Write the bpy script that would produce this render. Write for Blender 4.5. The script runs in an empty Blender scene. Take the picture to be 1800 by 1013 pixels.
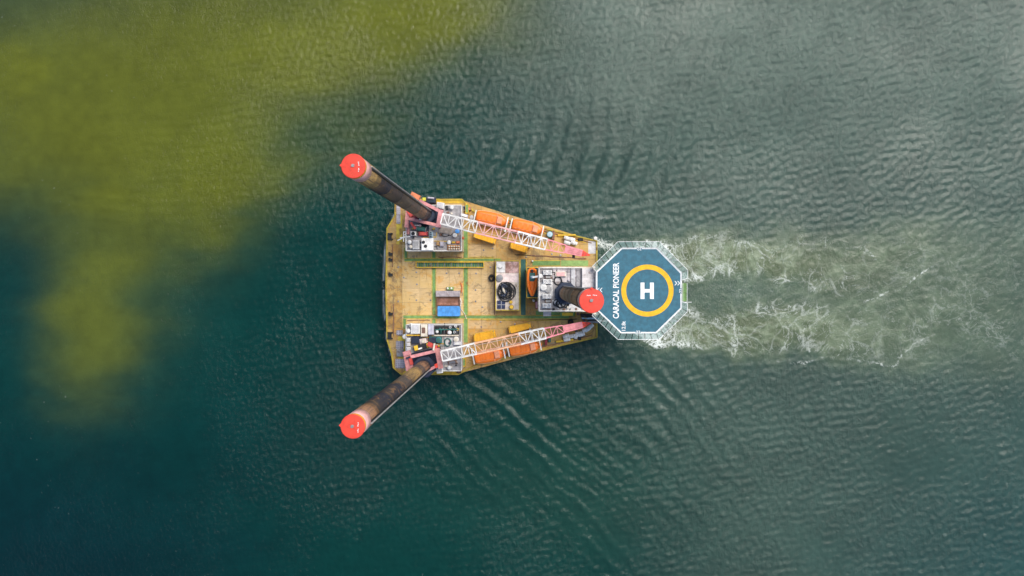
import bpy, math, random
import numpy as np
from mathutils import Vector, Matrix
random.seed(7)
S = bpy.context.scene
C = S.collection

# ------------------------------------------------------------------ camera, sky, sun, exposure
CAM_Z = 198.0
F = 1200.0                                  # focal length in photo pixels (1800 x 1013)
NAD = (925.0, 495.0)                        # where the plumb line meets the picture
d0 = Vector((NAD[0]-900.0, 506.5-NAD[1], -F)).normalized()
ROT = d0.rotation_difference(Vector((0, 0, -1))).to_matrix()
cam_d = bpy.data.cameras.new('camera')
cam_d.sensor_width = 36.0; cam_d.lens = 24.0; cam_d.clip_end = 20000
cam = bpy.data.objects.new('camera', cam_d); C.objects.link(cam)
cam.matrix_world = Matrix.Translation((0, 0, CAM_Z)) @ ROT.to_4x4()
S.camera = cam

SUN_ZEN, SUN_AZ = math.radians(36), math.radians(46)
w = bpy.data.worlds.new('World'); S.world = w; w.use_nodes = True
nt = w.node_tree
sky = nt.nodes.new('ShaderNodeTexSky'); sky.sky_type = 'NISHITA'; sky.sun_disc = False
sky.sun_elevation = math.pi/2-SUN_ZEN; sky.sun_rotation = math.pi/2-SUN_AZ
sky.air_density = 1.0; sky.dust_density = 1.6; sky.ozone_density = 0.6
nt.links.new(sky.outputs[0], nt.nodes['Background'].inputs[0])
nt.nodes['Background'].inputs[1].default_value = 0.068
sun_d = bpy.data.lights.new('sun', 'SUN'); sun_d.energy = 1.5; sun_d.angle = math.radians(38); sun_d.color = (1, .95, .86)
sun = bpy.data.objects.new('sun', sun_d); C.objects.link(sun)
sdir = Vector((math.sin(SUN_ZEN)*math.cos(SUN_AZ), math.sin(SUN_ZEN)*math.sin(SUN_AZ), math.cos(SUN_ZEN)))
sun.rotation_euler = sdir.to_track_quat('Z', 'Y').to_euler(); sun.location = sdir*300
S.view_settings.view_transform = 'Standard'; S.view_settings.look = 'None'
S.view_settings.gamma = 1; S.view_settings.exposure = 1.27; S.view_settings.use_curve_mapping = False

# ------------------------------------------------------------------ helpers
def P(x, y, z):
    """a photo pixel and the height of the surface it shows -> a point"""
    d = ROT @ Vector((x-900.0, 506.5-y, -F))
    t = (z-CAM_Z)/d.z
    return Vector((d.x*t, d.y*t, z))
def px(n, z): return n*(CAM_Z-z)/F
D = 5.0                                      # main deck above the water

class MB:
    def __init__(s): s.v = []; s.f = []
    def add(s, vs, fs):
        o = len(s.v); s.v += [Vector(q) for q in vs]; s.f += [tuple(i+o for i in f) for f in fs]; return s
    def prism(s, pts, z0, z1, ch=0.0):
        n = len(pts); c = sum((Vector((p[0], p[1])) for p in pts), Vector((0, 0)))/n
        area = sum(pts[i][0]*pts[(i+1) % n][1]-pts[(i+1) % n][0]*pts[i][1] for i in range(n))
        if area < 0: pts = list(reversed(pts))
        if ch:
            top = []
            for p in pts:
                q = Vector((p[0], p[1])); e = c-q
                if e.length > 0: e = e.normalized()*min(ch*1.4, e.length*.5)
                top.append(q+e)
            vs = [(p[0], p[1], z0) for p in pts]+[(p[0], p[1], z1-ch) for p in pts]+[(p[0], p[1], z1) for p in top]
            fs = [tuple(range(n-1, -1, -1)), tuple(range(2*n, 3*n))]
            for k in (0, n): fs += [(k+i, k+(i+1) % n, k+n+(i+1) % n, k+n+i) for i in range(n)]
        else:
            vs = [(p[0], p[1], z0) for p in pts]+[(p[0], p[1], z1) for p in pts]
            fs = [tuple(range(n-1, -1, -1)), tuple(range(n, 2*n))]+[(i, (i+1) % n, n+(i+1) % n, n+i) for i in range(n)]
        return s.add(vs, fs)
    def box(s, c, sz, rz=0.0, ch=0.0):
        """c = centre of the base"""
        hx, hy = sz[0]/2, sz[1]/2; ca, sa = math.cos(rz), math.sin(rz)
        pts = [(c[0]+a*ca-b*sa, c[1]+a*sa+b*ca) for a, b in ((-hx, -hy), (hx, -hy), (hx, hy), (-hx, hy))]
        return s.prism(pts, c[2], c[2]+sz[2], ch)
    def beam(s, a, b, wd, ht=None):
        a, b = Vector(a), Vector(b); ht = ht or wd; d = (b-a).normalized()
        up = Vector((0, 0, 1)) if abs(d.z) < .95 else Vector((1, 0, 0))
        sd = d.cross(up).normalized(); up = sd.cross(d)
        vs = []
        for p in (a, b):
            vs += [p-sd*wd/2-up*ht/2, p+sd*wd/2-up*ht/2, p+sd*wd/2+up*ht/2, p-sd*wd/2+up*ht/2]
        return s.add(vs, [(3, 2, 1, 0), (4, 5, 6, 7), (0, 1, 5, 4), (1, 2, 6, 5), (2, 3, 7, 6), (3, 0, 4, 7)])
    def tube(s, pts, r, n=6, cap=True):
        pts = [Vector(p) for p in pts]; rings = []
        for i, p in enumerate(pts):
            t = (pts[min(i+1, len(pts)-1)]-pts[max(i-1, 0)]).normalized()
            up = Vector((0, 0, 1)) if abs(t.z) < .9 else Vector((1, 0, 0))
            a = t.cross(up).normalized(); b = a.cross(t)
            rr = r[i] if isinstance(r, (list, tuple)) else r
            rings.append([p+(a*math.cos(2*math.pi*k/n)+b*math.sin(2*math.pi*k/n))*rr for k in range(n)])
        vs = [q for R in rings for q in R]; fs = []
        for i in range(len(pts)-1):
            fs += [(i*n+k, i*n+(k+1) % n, (i+1)*n+(k+1) % n, (i+1)*n+k) for k in range(n)]
        if cap: fs += [tuple(range(n-1, -1, -1)), tuple(range((len(pts)-1)*n, len(pts)*n))]
        return s.add(vs, fs)
    def lathe(s, c, prof, n=20):
        """prof: (radius, z above c)"""
        m = len(prof); vs = []
        for r, z in prof:
            vs += [(c[0]+r*math.cos(2*math.pi*k/n), c[1]+r*math.sin(2*math.pi*k/n), c[2]+z) for k in range(n)]
        fs = [(i*n+k, i*n+(k+1) % n, (i+1)*n+(k+1) % n, (i+1)*n+k) for i in range(m-1) for k in range(n)]
        fs += [tuple(range(n-1, -1, -1)), tuple(range((m-1)*n, m*n))]
        return s.add(vs, fs)
    def ring(s, c, r0, r1, z0, z1, n=48, a0=0, a1=2*math.pi):
        full = abs(a1-a0-2*math.pi) < 1e-6; m = n if full else n+1; vs = []
        for k in range(m):
            a = a0+(a1-a0)*k/n; ca, sa = math.cos(a), math.sin(a)
            vs += [(c[0]+r0*ca, c[1]+r0*sa, z0), (c[0]+r1*ca, c[1]+r1*sa, z0), (c[0]+r1*ca, c[1]+r1*sa, z1), (c[0]+r0*ca, c[1]+r0*sa, z1)]
        fs = []
        for k in range(n):
            a, b = k*4, ((k+1) % m)*4
            fs += [(a+j, a+(j+1) % 4, b+(j+1) % 4, b+j) for j in range(4)]
        if not full: fs += [(3, 2, 1, 0), ((m-1)*4, (m-1)*4+1, (m-1)*4+2, (m-1)*4+3)]
        return s.add(vs, fs)
    def loft(s, rings, cap=True):
        n = len(rings[0]); vs = [q for R in rings for q in R]
        fs = [(i*n+k, i*n+(k+1) % n, (i+1)*n+(k+1) % n, (i+1)*n+k) for i in range(len(rings)-1) for k in range(n)]
        if cap: fs += [tuple(range(n-1, -1, -1)), tuple(range((len(rings)-1)*n, len(rings)*n))]
        return s.add(vs, fs)
    def xf(s, M): s.v = [M @ q for q in s.v]; return s

def mesh_obj(name, mb, m, parent=None, smooth=False, off=None):
    me = bpy.data.meshes.new(name)
    o_ = off if off is not None else (parent_world(parent) if parent else Vector((0, 0, 0)))
    me.from_pydata([tuple(q-o_) for q in mb.v], [], mb.f); me.validate(); 
    if smooth:
        me.polygons.foreach_set('use_smooth', [True]*len(me.polygons))
    me.materials.append(m); me.update()
    ob = bpy.data.objects.new(name, me); C.objects.link(ob)
    if parent: ob.parent = parent
    return ob
def parent_world(p):
    v = Vector((0, 0, 0))
    while p: v = v+p.location; p = p.parent
    return v
def thing(name, label, cat, loc, group=None):
    o = bpy.data.objects.new(name, None); C.objects.link(o); o.location = loc; o.empty_display_size = .5
    return tag(o, label, cat, group)
def tag(o, label, cat, group=None):
    o['label'] = label; o['category'] = cat
    if group: o['group'] = group
    return o
def part(name, parent, mb, m, smooth=False, label=None):
    o = mesh_obj(name, mb, m, parent, smooth)
    if label: o['label'] = label
    return o

# ------------------------------------------------------------------ materials
MATS = {}
def nodes(m):
    m.use_nodes = True; t = m.node_tree; return t, t.nodes['Principled BSDF']
def N(t, typ, **kw):
    n = t.nodes.new(typ)
    for k, v in kw.items():
        if k.startswith('i_'): n.inputs[k[2:].replace('_', ' ')].default_value = v
        else: setattr(n, k, v)
    return n
def math_n(t, op, a, b=None, c=None, clamp=False):
    n = t.nodes.new('ShaderNodeMath'); n.operation = op; n.use_clamp = clamp
    for i, q in enumerate((a, b, c)):
        if q is None: continue
        if isinstance(q, (int, float)): n.inputs[i].default_value = q
        else: t.links.new(q, n.inputs[i])
    return n.outputs[0]
def mixc(t, f, a, b, mode='MIX'):
    n = t.nodes.new('ShaderNodeMix'); n.data_type = 'RGBA'; n.blend_type = mode
    for i, q in ((0, f), (6, a), (7, b)):
        if isinstance(q, (int, float)): n.inputs[i].default_value = q
        elif isinstance(q, (tuple, list)): n.inputs[i].default_value = tuple(q)+((1,) if len(q) == 3 else ())
        else: t.links.new(q, n.inputs[i])
    return n.outputs[2]
def ramp(t, src, lo, hi, smooth=True):
    n = t.nodes.new('ShaderNodeMapRange'); n.interpolation_type = 'SMOOTHSTEP' if smooth else 'LINEAR'
    t.links.new(src, n.inputs[0]); n.inputs[1].default_value = lo; n.inputs[2].default_value = hi
    return n.outputs[0]
def noise(t, vec, scale, detail=4, rough=.55, dist=0.0):
    n = N(t, 'ShaderNodeTexNoise', i_Scale=scale, i_Detail=detail, i_Roughness=rough, i_Distortion=dist)
    t.links.new(vec, n.inputs['Vector']); return n.outputs[0]
RUST = (.19, .075, .03)
def paint(name, rgb, rough=.55, metal=0.0, var=.25, rust=.12, rnd=0.12, dirt=.3):
    """weathered paint: mottled tone, rust blooms, grime, a tone of its own for every piece"""
    if name in MATS: return MATS[name]
    m = bpy.data.materials.new(name); MATS[name] = m; t, b = nodes(m)
    pos = N(t, 'ShaderNodeNewGeometry').outputs['Position']
    info = N(t, 'ShaderNodeObjectInfo').outputs['Random']
    n1 = noise(t, pos, .9, 5, .65); n2 = noise(t, pos, .35, 6, .7, .6); n3 = noise(t, pos, 2.6, 4, .7)
    dark = tuple(c*(1-var) for c in rgb); light = tuple(min(.95, c*(1+var*.6)) for c in rgb)
    col = mixc(t, ramp(t, n1, .3, .7), dark, light)
    tone = math_n(t, 'MULTIPLY_ADD', info, 2*rnd, 1-rnd)
    sc = N(t, 'ShaderNodeVectorMath', operation='SCALE'); t.links.new(col, sc.inputs[0]); t.links.new(tone, sc.inputs['Scale']); col = sc.outputs[0]
    if dirt: col = mixc(t, math_n(t, 'MULTIPLY', ramp(t, n3, .5, .78), dirt), col, (.09, .07, .05))
    if rust: col = mixc(t, math_n(t, 'MULTIPLY', ramp(t, n2, .70-rust*.9, .80-rust*.7), .75), col, RUST)
    t.links.new(col, b.inputs['Base Color']); b.inputs['Metallic'].default_value = metal
    t.links.new(math_n(t, 'MULTIPLY_ADD', n3, .3, rough-.15, clamp=True), b.inputs['Roughness'])
    bp = N(t, 'ShaderNodeBump', i_Strength=.12, i_Distance=.05); t.links.new(n3, bp.inputs['Height']); t.links.new(bp.outputs[0], b.inputs['Normal'])
    return m
white = paint('white_paint', (.78, .76, .72), .5, rust=.10)
cream = paint('cream_paint', (.70, .62, .50), .55, rust=.14)
pinkish = paint('faded_red_paint', (.62, .25, .23), .6, rust=.10, var=.3)
rose = paint('dull_rose_paint', (.64, .26, .26), .6, rust=.10, var=.3)
pink = paint('bleached_red_paint', (.80, .42, .40), .6, rust=.06, var=.22)
red = paint('red_paint', (.62, .07, .05), .5, rust=.1)
caprd = paint('signal_red_paint', (.80, .058, .030), .6, rust=.10, var=.22, rnd=.04, dirt=.30)
orange = paint('lifeboat_orange', (.93, .20, .012), .42, rust=.0, var=.10, rnd=.04, dirt=.08)
yellow = paint('yellow_paint', (.74, .46, .03), .5, rust=.10)
skidyel = paint('skid_yellow_paint', (.93, .43, .010), .5, rust=.06, var=.2)
green = paint('walkway_green_paint', (.17, .31, .09), .7, rust=.16, var=.3)
teal = paint('dark_green_paint', (.03, .13, .11), .6, rust=.05)
navy = paint('navy_paint', (.012, .022, .05), .6, rust=.03)  # plain dark navy of leg guides, wells and machinery
black = paint('black_rubber', (.012, .013, .016), .6, rust=.0, dirt=.1)
grey = paint('grey_paint', (.34, .33, .32), .6, rust=.10)
lgrey = paint('light_grey_paint', (.55, .54, .54), .6, rust=.08)
roofg = paint('roof_grey_paint', (.33, .31, .31), .65, rust=.14, var=.35)
lav = paint('galvanised_grating', (.50, .46, .50), .5, .3, rust=.06)
brown = paint('rusty_steel', (.22, .12, .085), .75, rust=.28, var=.4)
blue = paint('blue_paint', (.08, .32, .72), .45, rust=.05)
ltblue = paint('pale_blue_paint', (.42, .58, .66), .5, rust=.04)
dkred = paint('maroon_paint', (.26, .02, .035), .5, rust=.1)
steel = paint('bare_steel', (.25, .25, .26), .45, .6, rust=.15)
glassm = paint('dark_glass', (.03, .045, .055), .12, rust=0, dirt=.05)
heli = paint('helideck_blue_paint', (.028, .132, .186), .65, rust=.0, var=.22, rnd=.03, dirt=.28)
hwhite = paint('marking_white', (.84, .84, .82), .65, rust=.0, var=.12, dirt=.22)
hyel = paint('marking_yellow', (.86, .46, .004), .65, rust=.0, var=.16, dirt=.22)
netm = paint('net_webbing', (.22, .34, .32), .7, rust=.0)
lime = paint('lime_green_paint', (.24, .38, .11), .6, rust=.06)
hullm = paint('hull_side_paint', (.30, .26, .16), .6, rust=.25, var=.35)
edgeyel = paint('edge_yellow_paint', (.56, .42, .04), .6, rust=.22, var=.3)

def deck_material(nm, worn):
    m = bpy.data.materials.new(nm); t, b = nodes(m)
    pos = N(t, 'ShaderNodeNewGeometry').outputs['Position']; info = N(t, 'ShaderNodeObjectInfo').outputs['Random']
    mp = N(t, 'ShaderNodeMapping'); mp.inputs['Scale'].default_value = (.25, 2.2, 1); t.links.new(pos, mp.inputs[0])
    grain = noise(t, mp.outputs[0], 1.6, 6, .7); big = noise(t, pos, .07, 4, .6, .4); mid = noise(t, pos, .3, 6, .72, .7); fine = noise(t, pos, 1.7, 5, .7)
    col = mixc(t, ramp(t, grain, .3, .7), *(((.49, .33, .155), (.68, .49, .25)) if worn < .5 else ((.36, .235, .085), (.52, .35, .13))))
    col = mixc(t, math_n(t, 'MULTIPLY', ramp(t, big, .44, .62), .6), col, (.60, .395, .13))
    col = mixc(t, math_n(t, 'MULTIPLY', ramp(t, mid, .52-.07*worn, .66-.05*worn), .75), col, (.56, .28, .045) if worn < .7 else (.42, .20, .03))
    col = mixc(t, math_n(t, 'MULTIPLY', ramp(t, fine, .58, .74), .4), col, (.66, .49, .30))
    col = mixc(t, math_n(t, 'MULTIPLY', ramp(t, noise(t, pos, .55, 6, .75, 1.2), .60, .72), .6), col, (.17, .10, .05))
    mp2 = N(t, 'ShaderNodeMapping'); mp2.inputs['Scale'].default_value = (.5, .09, 1); mp2.inputs['Rotation'].default_value = (0, 0, .5); t.links.new(pos, mp2.inputs[0])
    col = mixc(t, math_n(t, 'MULTIPLY', ramp(t, noise(t, mp2.outputs[0], 1.0, 6, .75, 1.5), .56-.06*worn, .68-.05*worn), .6), col, (.26, .15, .06))      # drag marks and rust runs
    col = mixc(t, math_n(t, 'MULTIPLY', ramp(t, noise(t, pos, .16, 6, .75, 2.0), .56-.05*worn, .62-.04*worn), .50), col, (.12, .09, .06))
    sc = N(t, 'ShaderNodeVectorMath', operation='SCALE'); t.links.new(col, sc.inputs[0])
    t.links.new(math_n(t, 'MULTIPLY_ADD', info, .16, .92), sc.inputs['Scale'])
    t.links.new(sc.outputs[0], b.inputs['Base Color']); b.inputs['Roughness'].default_value = .8
    return m
deckm = deck_material('timber_sheathed_deck', 0.0); deckw = deck_material('worn_timber_deck', .6); deckr = deck_material('rusty_bow_deck', 1.0)

# ------------------------------------------------------------------ water
def lattice(seed): return np.random.RandomState(seed).rand(256, 256)
def vnoise(x, y, seed):
    L = lattice(seed); xi = np.floor(x).astype(int); yi = np.floor(y).astype(int); fx = x-xi; fy = y-yi
    fx = fx*fx*(3-2*fx); fy = fy*fy*(3-2*fy)
    a = L[xi & 255, yi & 255]; b = L[(xi+1) & 255, yi & 255]; c = L[xi & 255, (yi+1) & 255]; d = L[(xi+1) & 255, (yi+1) & 255]
    return (a*(1-fx)+b*fx)*(1-fy)+(c*(1-fx)+d*fx)*fy
def fbm(x, y, seed, oct=4):
    s = 0; a = .5
    for k in range(oct): s = s+a*vnoise(x*2**k+17*k, y*2**k+31*k, seed+k); a *= .5
    return s/(1-.5**oct)
def sst(a, b, x):
    t = np.clip((x-a)/(b-a), 0, 1); return t*t*(3-2*t)

def build_water():
    def axis(a, b, st):
        core = np.arange(a, b+st, st); g = []; s_ = st; q = 0
        while q < 9000: s_ *= 1.35; q += s_; g.append(q)
        g = np.array(g); return np.concatenate([a-g[::-1], core, core[-1]+g])
    xs = axis(-168, 162, .42); ys = axis(-100, 98, .42)
    X, Y = np.meshgrid(xs, ys); nx, ny = len(xs), len(ys)
    # the photo pixel every water point falls on (only used to place silt, wake, foam and painted sheen on the water)
    Ri = np.array(ROT.transposed())
    v = np.stack([X, Y, np.full_like(X, -CAM_Z)], -1) @ Ri.T
    U = 900+F*v[..., 0]/-v[..., 2]; V = 506.5-F*v[..., 1]/-v[..., 2]
    wu = U+130*(fbm(U/210, V/150, 3, 6)-.5)+18*(fbm(U/60, V/26, 9)-.5); wv = V+120*(fbm(U/210, V/150, 5, 6)-.5)+26*(fbm(U/110, V/26, 13)-.5)
    def blob(cx, cy, rx, ry, p=1.0):
        return np.exp(-(((wu-cx)/rx)**2+((wv-cy)/ry)**2)**p)
    def union(*bs):
        r = 1
        for b in bs: r = r*(1-b)
        return 1-r
    # --- colours of the water body, some sky sheen painted in
    teal_c = np.array((.0010, .0320, .0265)); olive = np.array((.092, .104, .0100)); deep = np.array((.0002, .0155, .0190))
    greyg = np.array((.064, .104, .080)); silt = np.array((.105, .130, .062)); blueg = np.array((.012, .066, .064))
    col = np.tile(teal_c, X.shape+(1,))
    def lay(mask, c):
        nonlocal col
        col = col*(1-mask[..., None])+c*mask[..., None]
    lay(.75*sst(820, 1250, wu+.35*(506-wv)), greyg*.85)                        # stirred grey green water astern, lightened to take in upper right sheen
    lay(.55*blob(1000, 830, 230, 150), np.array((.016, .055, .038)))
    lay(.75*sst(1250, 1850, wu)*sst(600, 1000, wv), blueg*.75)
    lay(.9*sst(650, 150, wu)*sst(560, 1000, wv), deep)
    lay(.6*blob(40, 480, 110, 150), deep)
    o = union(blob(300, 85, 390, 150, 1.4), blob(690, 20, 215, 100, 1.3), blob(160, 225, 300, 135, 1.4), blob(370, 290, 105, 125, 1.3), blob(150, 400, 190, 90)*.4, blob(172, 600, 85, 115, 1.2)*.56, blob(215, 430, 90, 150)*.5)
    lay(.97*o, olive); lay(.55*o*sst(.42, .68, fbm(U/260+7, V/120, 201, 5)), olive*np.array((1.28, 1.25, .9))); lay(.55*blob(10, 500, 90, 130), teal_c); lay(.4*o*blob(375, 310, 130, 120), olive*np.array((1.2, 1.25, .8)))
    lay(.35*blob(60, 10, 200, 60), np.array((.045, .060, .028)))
    lay(.5*sst(330, 60, wv)*sst(850, 1150, wu), np.array((.120, .155, .122)))  # upper right paled in the colour itself, standing for sky sheen and glitter
    # --- wake of churned water: two thruster streams and the hull's own wake
    ru = U+60*(fbm(U/70, V/70, 21)-.5)+22*(fbm(U/22, V/22, 23)-.5); rv = V+60*(fbm(U/70, V/70, 25)-.5)+22*(fbm(U/22, V/22, 27)-.5)
    def stream(y0, y1, x0, x1, h0, h1):
        t = np.clip((ru-x0)/(x1-x0), 0, 1); yc = np.interp(ru, [x0, 1165, x1], [508+(y0-508)*.62, y0, y1]); h = np.interp(ru, [x0, 1165, x1], [h0*.6, h0, h1])
        return np.exp(-(np.abs(rv-yc)/h)**3)*sst(x0-25, x0+25, ru)*(1-sst(x1*.30+x0*.70, x1, ru+80*(fbm(U/120, V/50, 33)-.5)))
    s1 = stream(454, 482, 1062, 1960, 31, 95); s2 = stream(583, 580, 1062, 1960, 32, 90)
    core = union(s1, s2); t_ = np.clip((U-1150)/650, 0, 1)
    wide = np.exp(-(np.abs(rv-520)/(105+40*t_))**6)*sst(1060, 1180, ru)*(1-.35*sst(1500, 2000, ru))
    lay(.55*wide, np.array((.075, .112, .075)))
    lay(np.clip(core*(1-.6*t_), 0, 1)*.9, silt)
    sw_u = X+9*(fbm(X/9, Y/9, 181, 5)-.5); sw_v = Y+9*(fbm(X/9, Y/9, 187, 5)-.5)
    swirl = 1-2*np.abs(fbm(sw_u/7, sw_v/5, 191, 4)-.5)*2.2; swirl = sst(.35, .95, swirl)
    lay(np.clip(core*(1.0-.8*t_)+.20*wide*(1-.6*t_), 0, 1)*swirl*.46, np.array((.26, .32, .21)))      # soft aerated swirls
    # --- foam envelope
    along = np.clip((U-1160)/640, 0, 1)
    rim = lambda s: np.exp(-((s-.55)/.28)**2)
    foam = (np.maximum(s1, s2)*.80+np.maximum(rim(s1), rim(s2))*.50)*(1-.88*along**.42)*sst(1050, 1090, U)
    foam = np.maximum(foam, .24*wide*sst(1180, 1300, U)*(.5+fbm(U/60, V/60, 41)))
    def segd(pts):
        best = np.full(X.shape, 1e9); br = np.zeros(X.shape)
        for (x0, y0, r0), (x1, y1, r1) in zip(pts[:-1], pts[1:]):
            dx, dy = x1-x0, y1-y0; t = np.clip(((U-x0)*dx+(V-y0)*dy)/(dx*dx+dy*dy), 0, 1)
            d = np.hypot(U-x0-t*dx, V-y0-t*dy)/(r0+(r1-r0)*t); best = np.minimum(best, d)
        return np.exp(-best**2)
    bow = segd([(702, 350, 2), (690, 385, 2.5), (680, 410, 3), (676, 450, 3.4), (674, 500, 3.8), (675, 550, 3.6), (679, 590, 3), (686, 620, 2.5)])*(.75+.6*fbm(U/9, V/9, 47))
    froth = segd([(702, 350, .9), (690, 384, 1.2), (680, 406, 1.4), (676, 450, 1.5), (674.5, 500, 1.7), (675.5, 550, 1.6), (679, 592, 1.4), (687, 624, 1.1)])*sst(.40, .60, fbm(U/14, V/14, 47)+.05)
    foam = np.maximum(foam, .35*bow)
    foam = np.maximum(foam, .30*segd([(740, 346, 7), (850, 352, 11), (960, 362, 12), (1060, 385, 8)])*(fbm(U/24, V/24, 51)+.35))
    foam = np.maximum(foam, .8*segd([(1046, 424, 8), (1062, 432, 12), (1085, 440, 9)]))
    foam = np.maximum(foam, .26*segd([(760, 662, 5), (850, 655, 8), (960, 632, 8), (1060, 602, 7)])*(fbm(U/20, V/20, 61)+.2))
    # long thin threads of foam that curl away astern
    ju = 26*(fbm(U/38, V/38, 71)-.5); jv = 26*(fbm(U/38, V/38, 73)-.5); U += ju; V += jv; thr = .4+1.1*fbm(U/14, V/14, 75)
    for pts in ([(1330, 640, 2.5), (1480, 630, 3), (1570, 640, 3), (1600, 610, 3), (1640, 590, 3), (1690, 560, 3)],
                [(1470, 425, 2.5), (1480, 460, 3), (1490, 485, 3), (1475, 500, 2), (1455, 510, 2)],
                [(1400, 560, 2.5), (1415, 590, 3), (1418, 615, 3)], [(1455, 430, 2), (1520, 440, 2.5), (1545, 455, 2)],
                [(1438, 450, 2), (1450, 490, 2.5), (1430, 520, 2)], [(1470, 560, 2), (1490, 590, 3), (1478, 620, 3), (1440, 640, 2)],
                [(1640, 470, 2), (1600, 500, 2.5), (1560, 520, 2), (1510, 530, 2)]):
        foam = np.maximum(foam, .5*segd(pts)*thr)
    U -= ju; V -= jv
    # --- waves
    wobs = [1.2*fbm(X/31, Y/31, 100+k) for k in range(5)]; rs = np.random.RandomState(4); Z = np.zeros_like(X); wind = math.radians(-58)
    patch = fbm(X/26, Y/26, 81); patch2 = fbm(X/55, Y/55, 85)
    for k in range(64):
        lam = 1.4*(2.9/1.4)**rs.rand()**1.3; th = wind+rs.randn()*1.1; kk = 2*math.pi/lam
        amp = .0050*lam*(.7+.6*rs.rand()); ph = rs.rand()*6.28
        wob = wobs[k % 5]*lam
        Z += amp*np.sin(kk*(X*math.cos(th)+Y*math.sin(th)+wob)+ph)
    rip = np.clip(.30+1.35*sst(.32, .66, patch*.45+patch2*.55), 0, 1.5)
    slick = union(.8*blob(1330, 330, 210, 70), .75*blob(1480, 470, 260, 60), .7*blob(1120, 380, 130, 36), .8*blob(1600, 250, 90, 70), .6*wide)
    rip = rip*(1-.75*slick)*(1+.2*sst(900, 1300, U)*sst(480, 300, V))*(1-.5*sst(650, 250, U))
    calm = 1-.55*sst(700, 250, U)
    Z *= .35+.65*rip; Z *= calm*(1-.55*wide)
    def packet(cx, cy, ang, lam, sl, sw, amp, curve=0.0, ph=0.0):
        """crests that run at ANG, spread SL along and SW across (metres)"""
        p = P(cx, cy, 0); dx, dy = X-p.x, Y-p.y; ca, sa = math.cos(ang), math.sin(ang)
        a = dx*ca+dy*sa; n = -dx*sa+dy*ca+curve*a*a; n = n+4.5*(fbm(X/13, Y/13, 121)-.5)
        e = np.exp(-(a/sl)**2-(n/sw)**2)*(.35+1.1*sst(.3, .7, fbm(X/11, Y/11, 131)))
        c = np.sin(2*math.pi*n/lam+ph); return amp*e*(c+.35*c*c)
    Z += packet(950, 740, math.radians(-39), 5.0, 36, 16, .19)
    Z += packet(1050, 790, math.radians(-41), 4.7, 34, 17, .19, ph=2)
    Z += packet(850, 690, math.radians(-42), 4.0, 16, 9, .09)
    Z += packet(1180, 720, math.radians(-50), 4.4, 26, 15, .12, ph=1)
    Z += packet(1040, 285, math.radians(70), 6.0, 15, 20, .32, curve=-.012)
    Z += packet(930, 300, math.radians(62), 5.2, 11, 14, .25, curve=-.012)
    Z += packet(1150, 230, math.radians(62), 5.6, 18, 16, .18)
    Z += packet(1230, 170, math.radians(56), 5.0, 18, 14, .13)
    Z += packet(820, 250, math.radians(40), 4.2, 14, 10, .09, curve=-.01)
    Z += packet(1010, 890, math.radians(-43), 4.8, 30, 14, .12, ph=1.3)
    Z += packet(860, 800, math.radians(-46), 4.4, 26, 12, .09, ph=.6)
    Z += packet(520, 225, math.radians(3), 2.9, 40, 10, .06)
    Z += packet(200, 330, math.radians(-4), 3.4, 45, 12, .05)
    Z += core*.25*(fbm(X/2.2, Y/2.2, 141)-.5)
    fade = sst(0, 8, 168+X)*sst(0, 8, 162-X)*sst(0, 6, 100+Y)*sst(0, 6, 98-Y); Z *= fade
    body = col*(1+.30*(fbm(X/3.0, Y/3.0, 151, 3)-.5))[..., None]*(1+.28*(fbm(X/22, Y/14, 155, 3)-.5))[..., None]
    brk = sst(.32, .62, fbm(X/7.5, Y/7.5, 161)); flk = sst(.56, .70, fbm(X/20, Y/20, 165))
    wx = X+13*(fbm(X/13, Y/13, 171, 5)-.5); wy = Y+13*(fbm(X/13, Y/13, 177, 5)-.5)
    # --- mesh
    me = bpy.data.meshes.new('water'); nv = nx*ny
    me.vertices.add(nv); me.vertices.foreach_set('co', np.stack([X, Y, Z], -1).astype(np.float32).ravel())
    i = np.arange(nv).reshape(ny, nx); q = np.stack([i[:-1, :-1], i[:-1, 1:], i[1:, 1:], i[1:, :-1]], -1).reshape(-1, 4)
    me.loops.add(q.size); me.loops.foreach_set('vertex_index', q.ravel().astype(np.int32))
    me.polygons.add(len(q)); me.polygons.foreach_set('loop_start', np.arange(0, q.size, 4, dtype=np.int32))
    me.polygons.foreach_set('use_smooth', np.ones(len(q), dtype=bool)); me.update()
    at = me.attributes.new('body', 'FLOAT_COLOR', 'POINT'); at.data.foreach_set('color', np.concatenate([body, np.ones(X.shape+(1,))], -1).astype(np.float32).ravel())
    at = me.attributes.new('warp', 'FLOAT_VECTOR', 'POINT'); at.data.foreach_set('vector', np.stack([wx, wy, 0*wx], -1).astype(np.float32).ravel())
    for nm, a in (('froth', froth), ('break_up', brk), ('fleck', flk), ('foam', foam), ('ripple', rip*fade+.4*(1-fade)), ('churn', np.clip(core*(1-.5*t_), 0, 1))):
        at = me.attributes.new(nm, 'FLOAT', 'POINT'); at.data.foreach_set('value', a.astype(np.float32).ravel())
    # --- material
    m = bpy.data.materials.new('sea_water'); t, b = nodes(m); L = t.links
    pos = N(t, 'ShaderNodeNewGeometry').outputs['Position']
    A = lambda n: N(t, 'ShaderNodeAttribute', attribute_name=n)
    body = A('body').outputs['Color']; fo = A('foam').outputs['Fac']; rp = A('ripple').outputs['Fac']; ch = A('churn').outputs['Fac']
    # foam lace: cell walls and iso-lines of warped noise
    wp = A('warp').outputs['Vector']
    def cells(s):
        vo = N(t, 'ShaderNodeTexVoronoi', feature='DISTANCE_TO_EDGE', i_Scale=s); L.new(wp, vo.inputs['Vector']); return vo.outputs['Distance']
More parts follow.
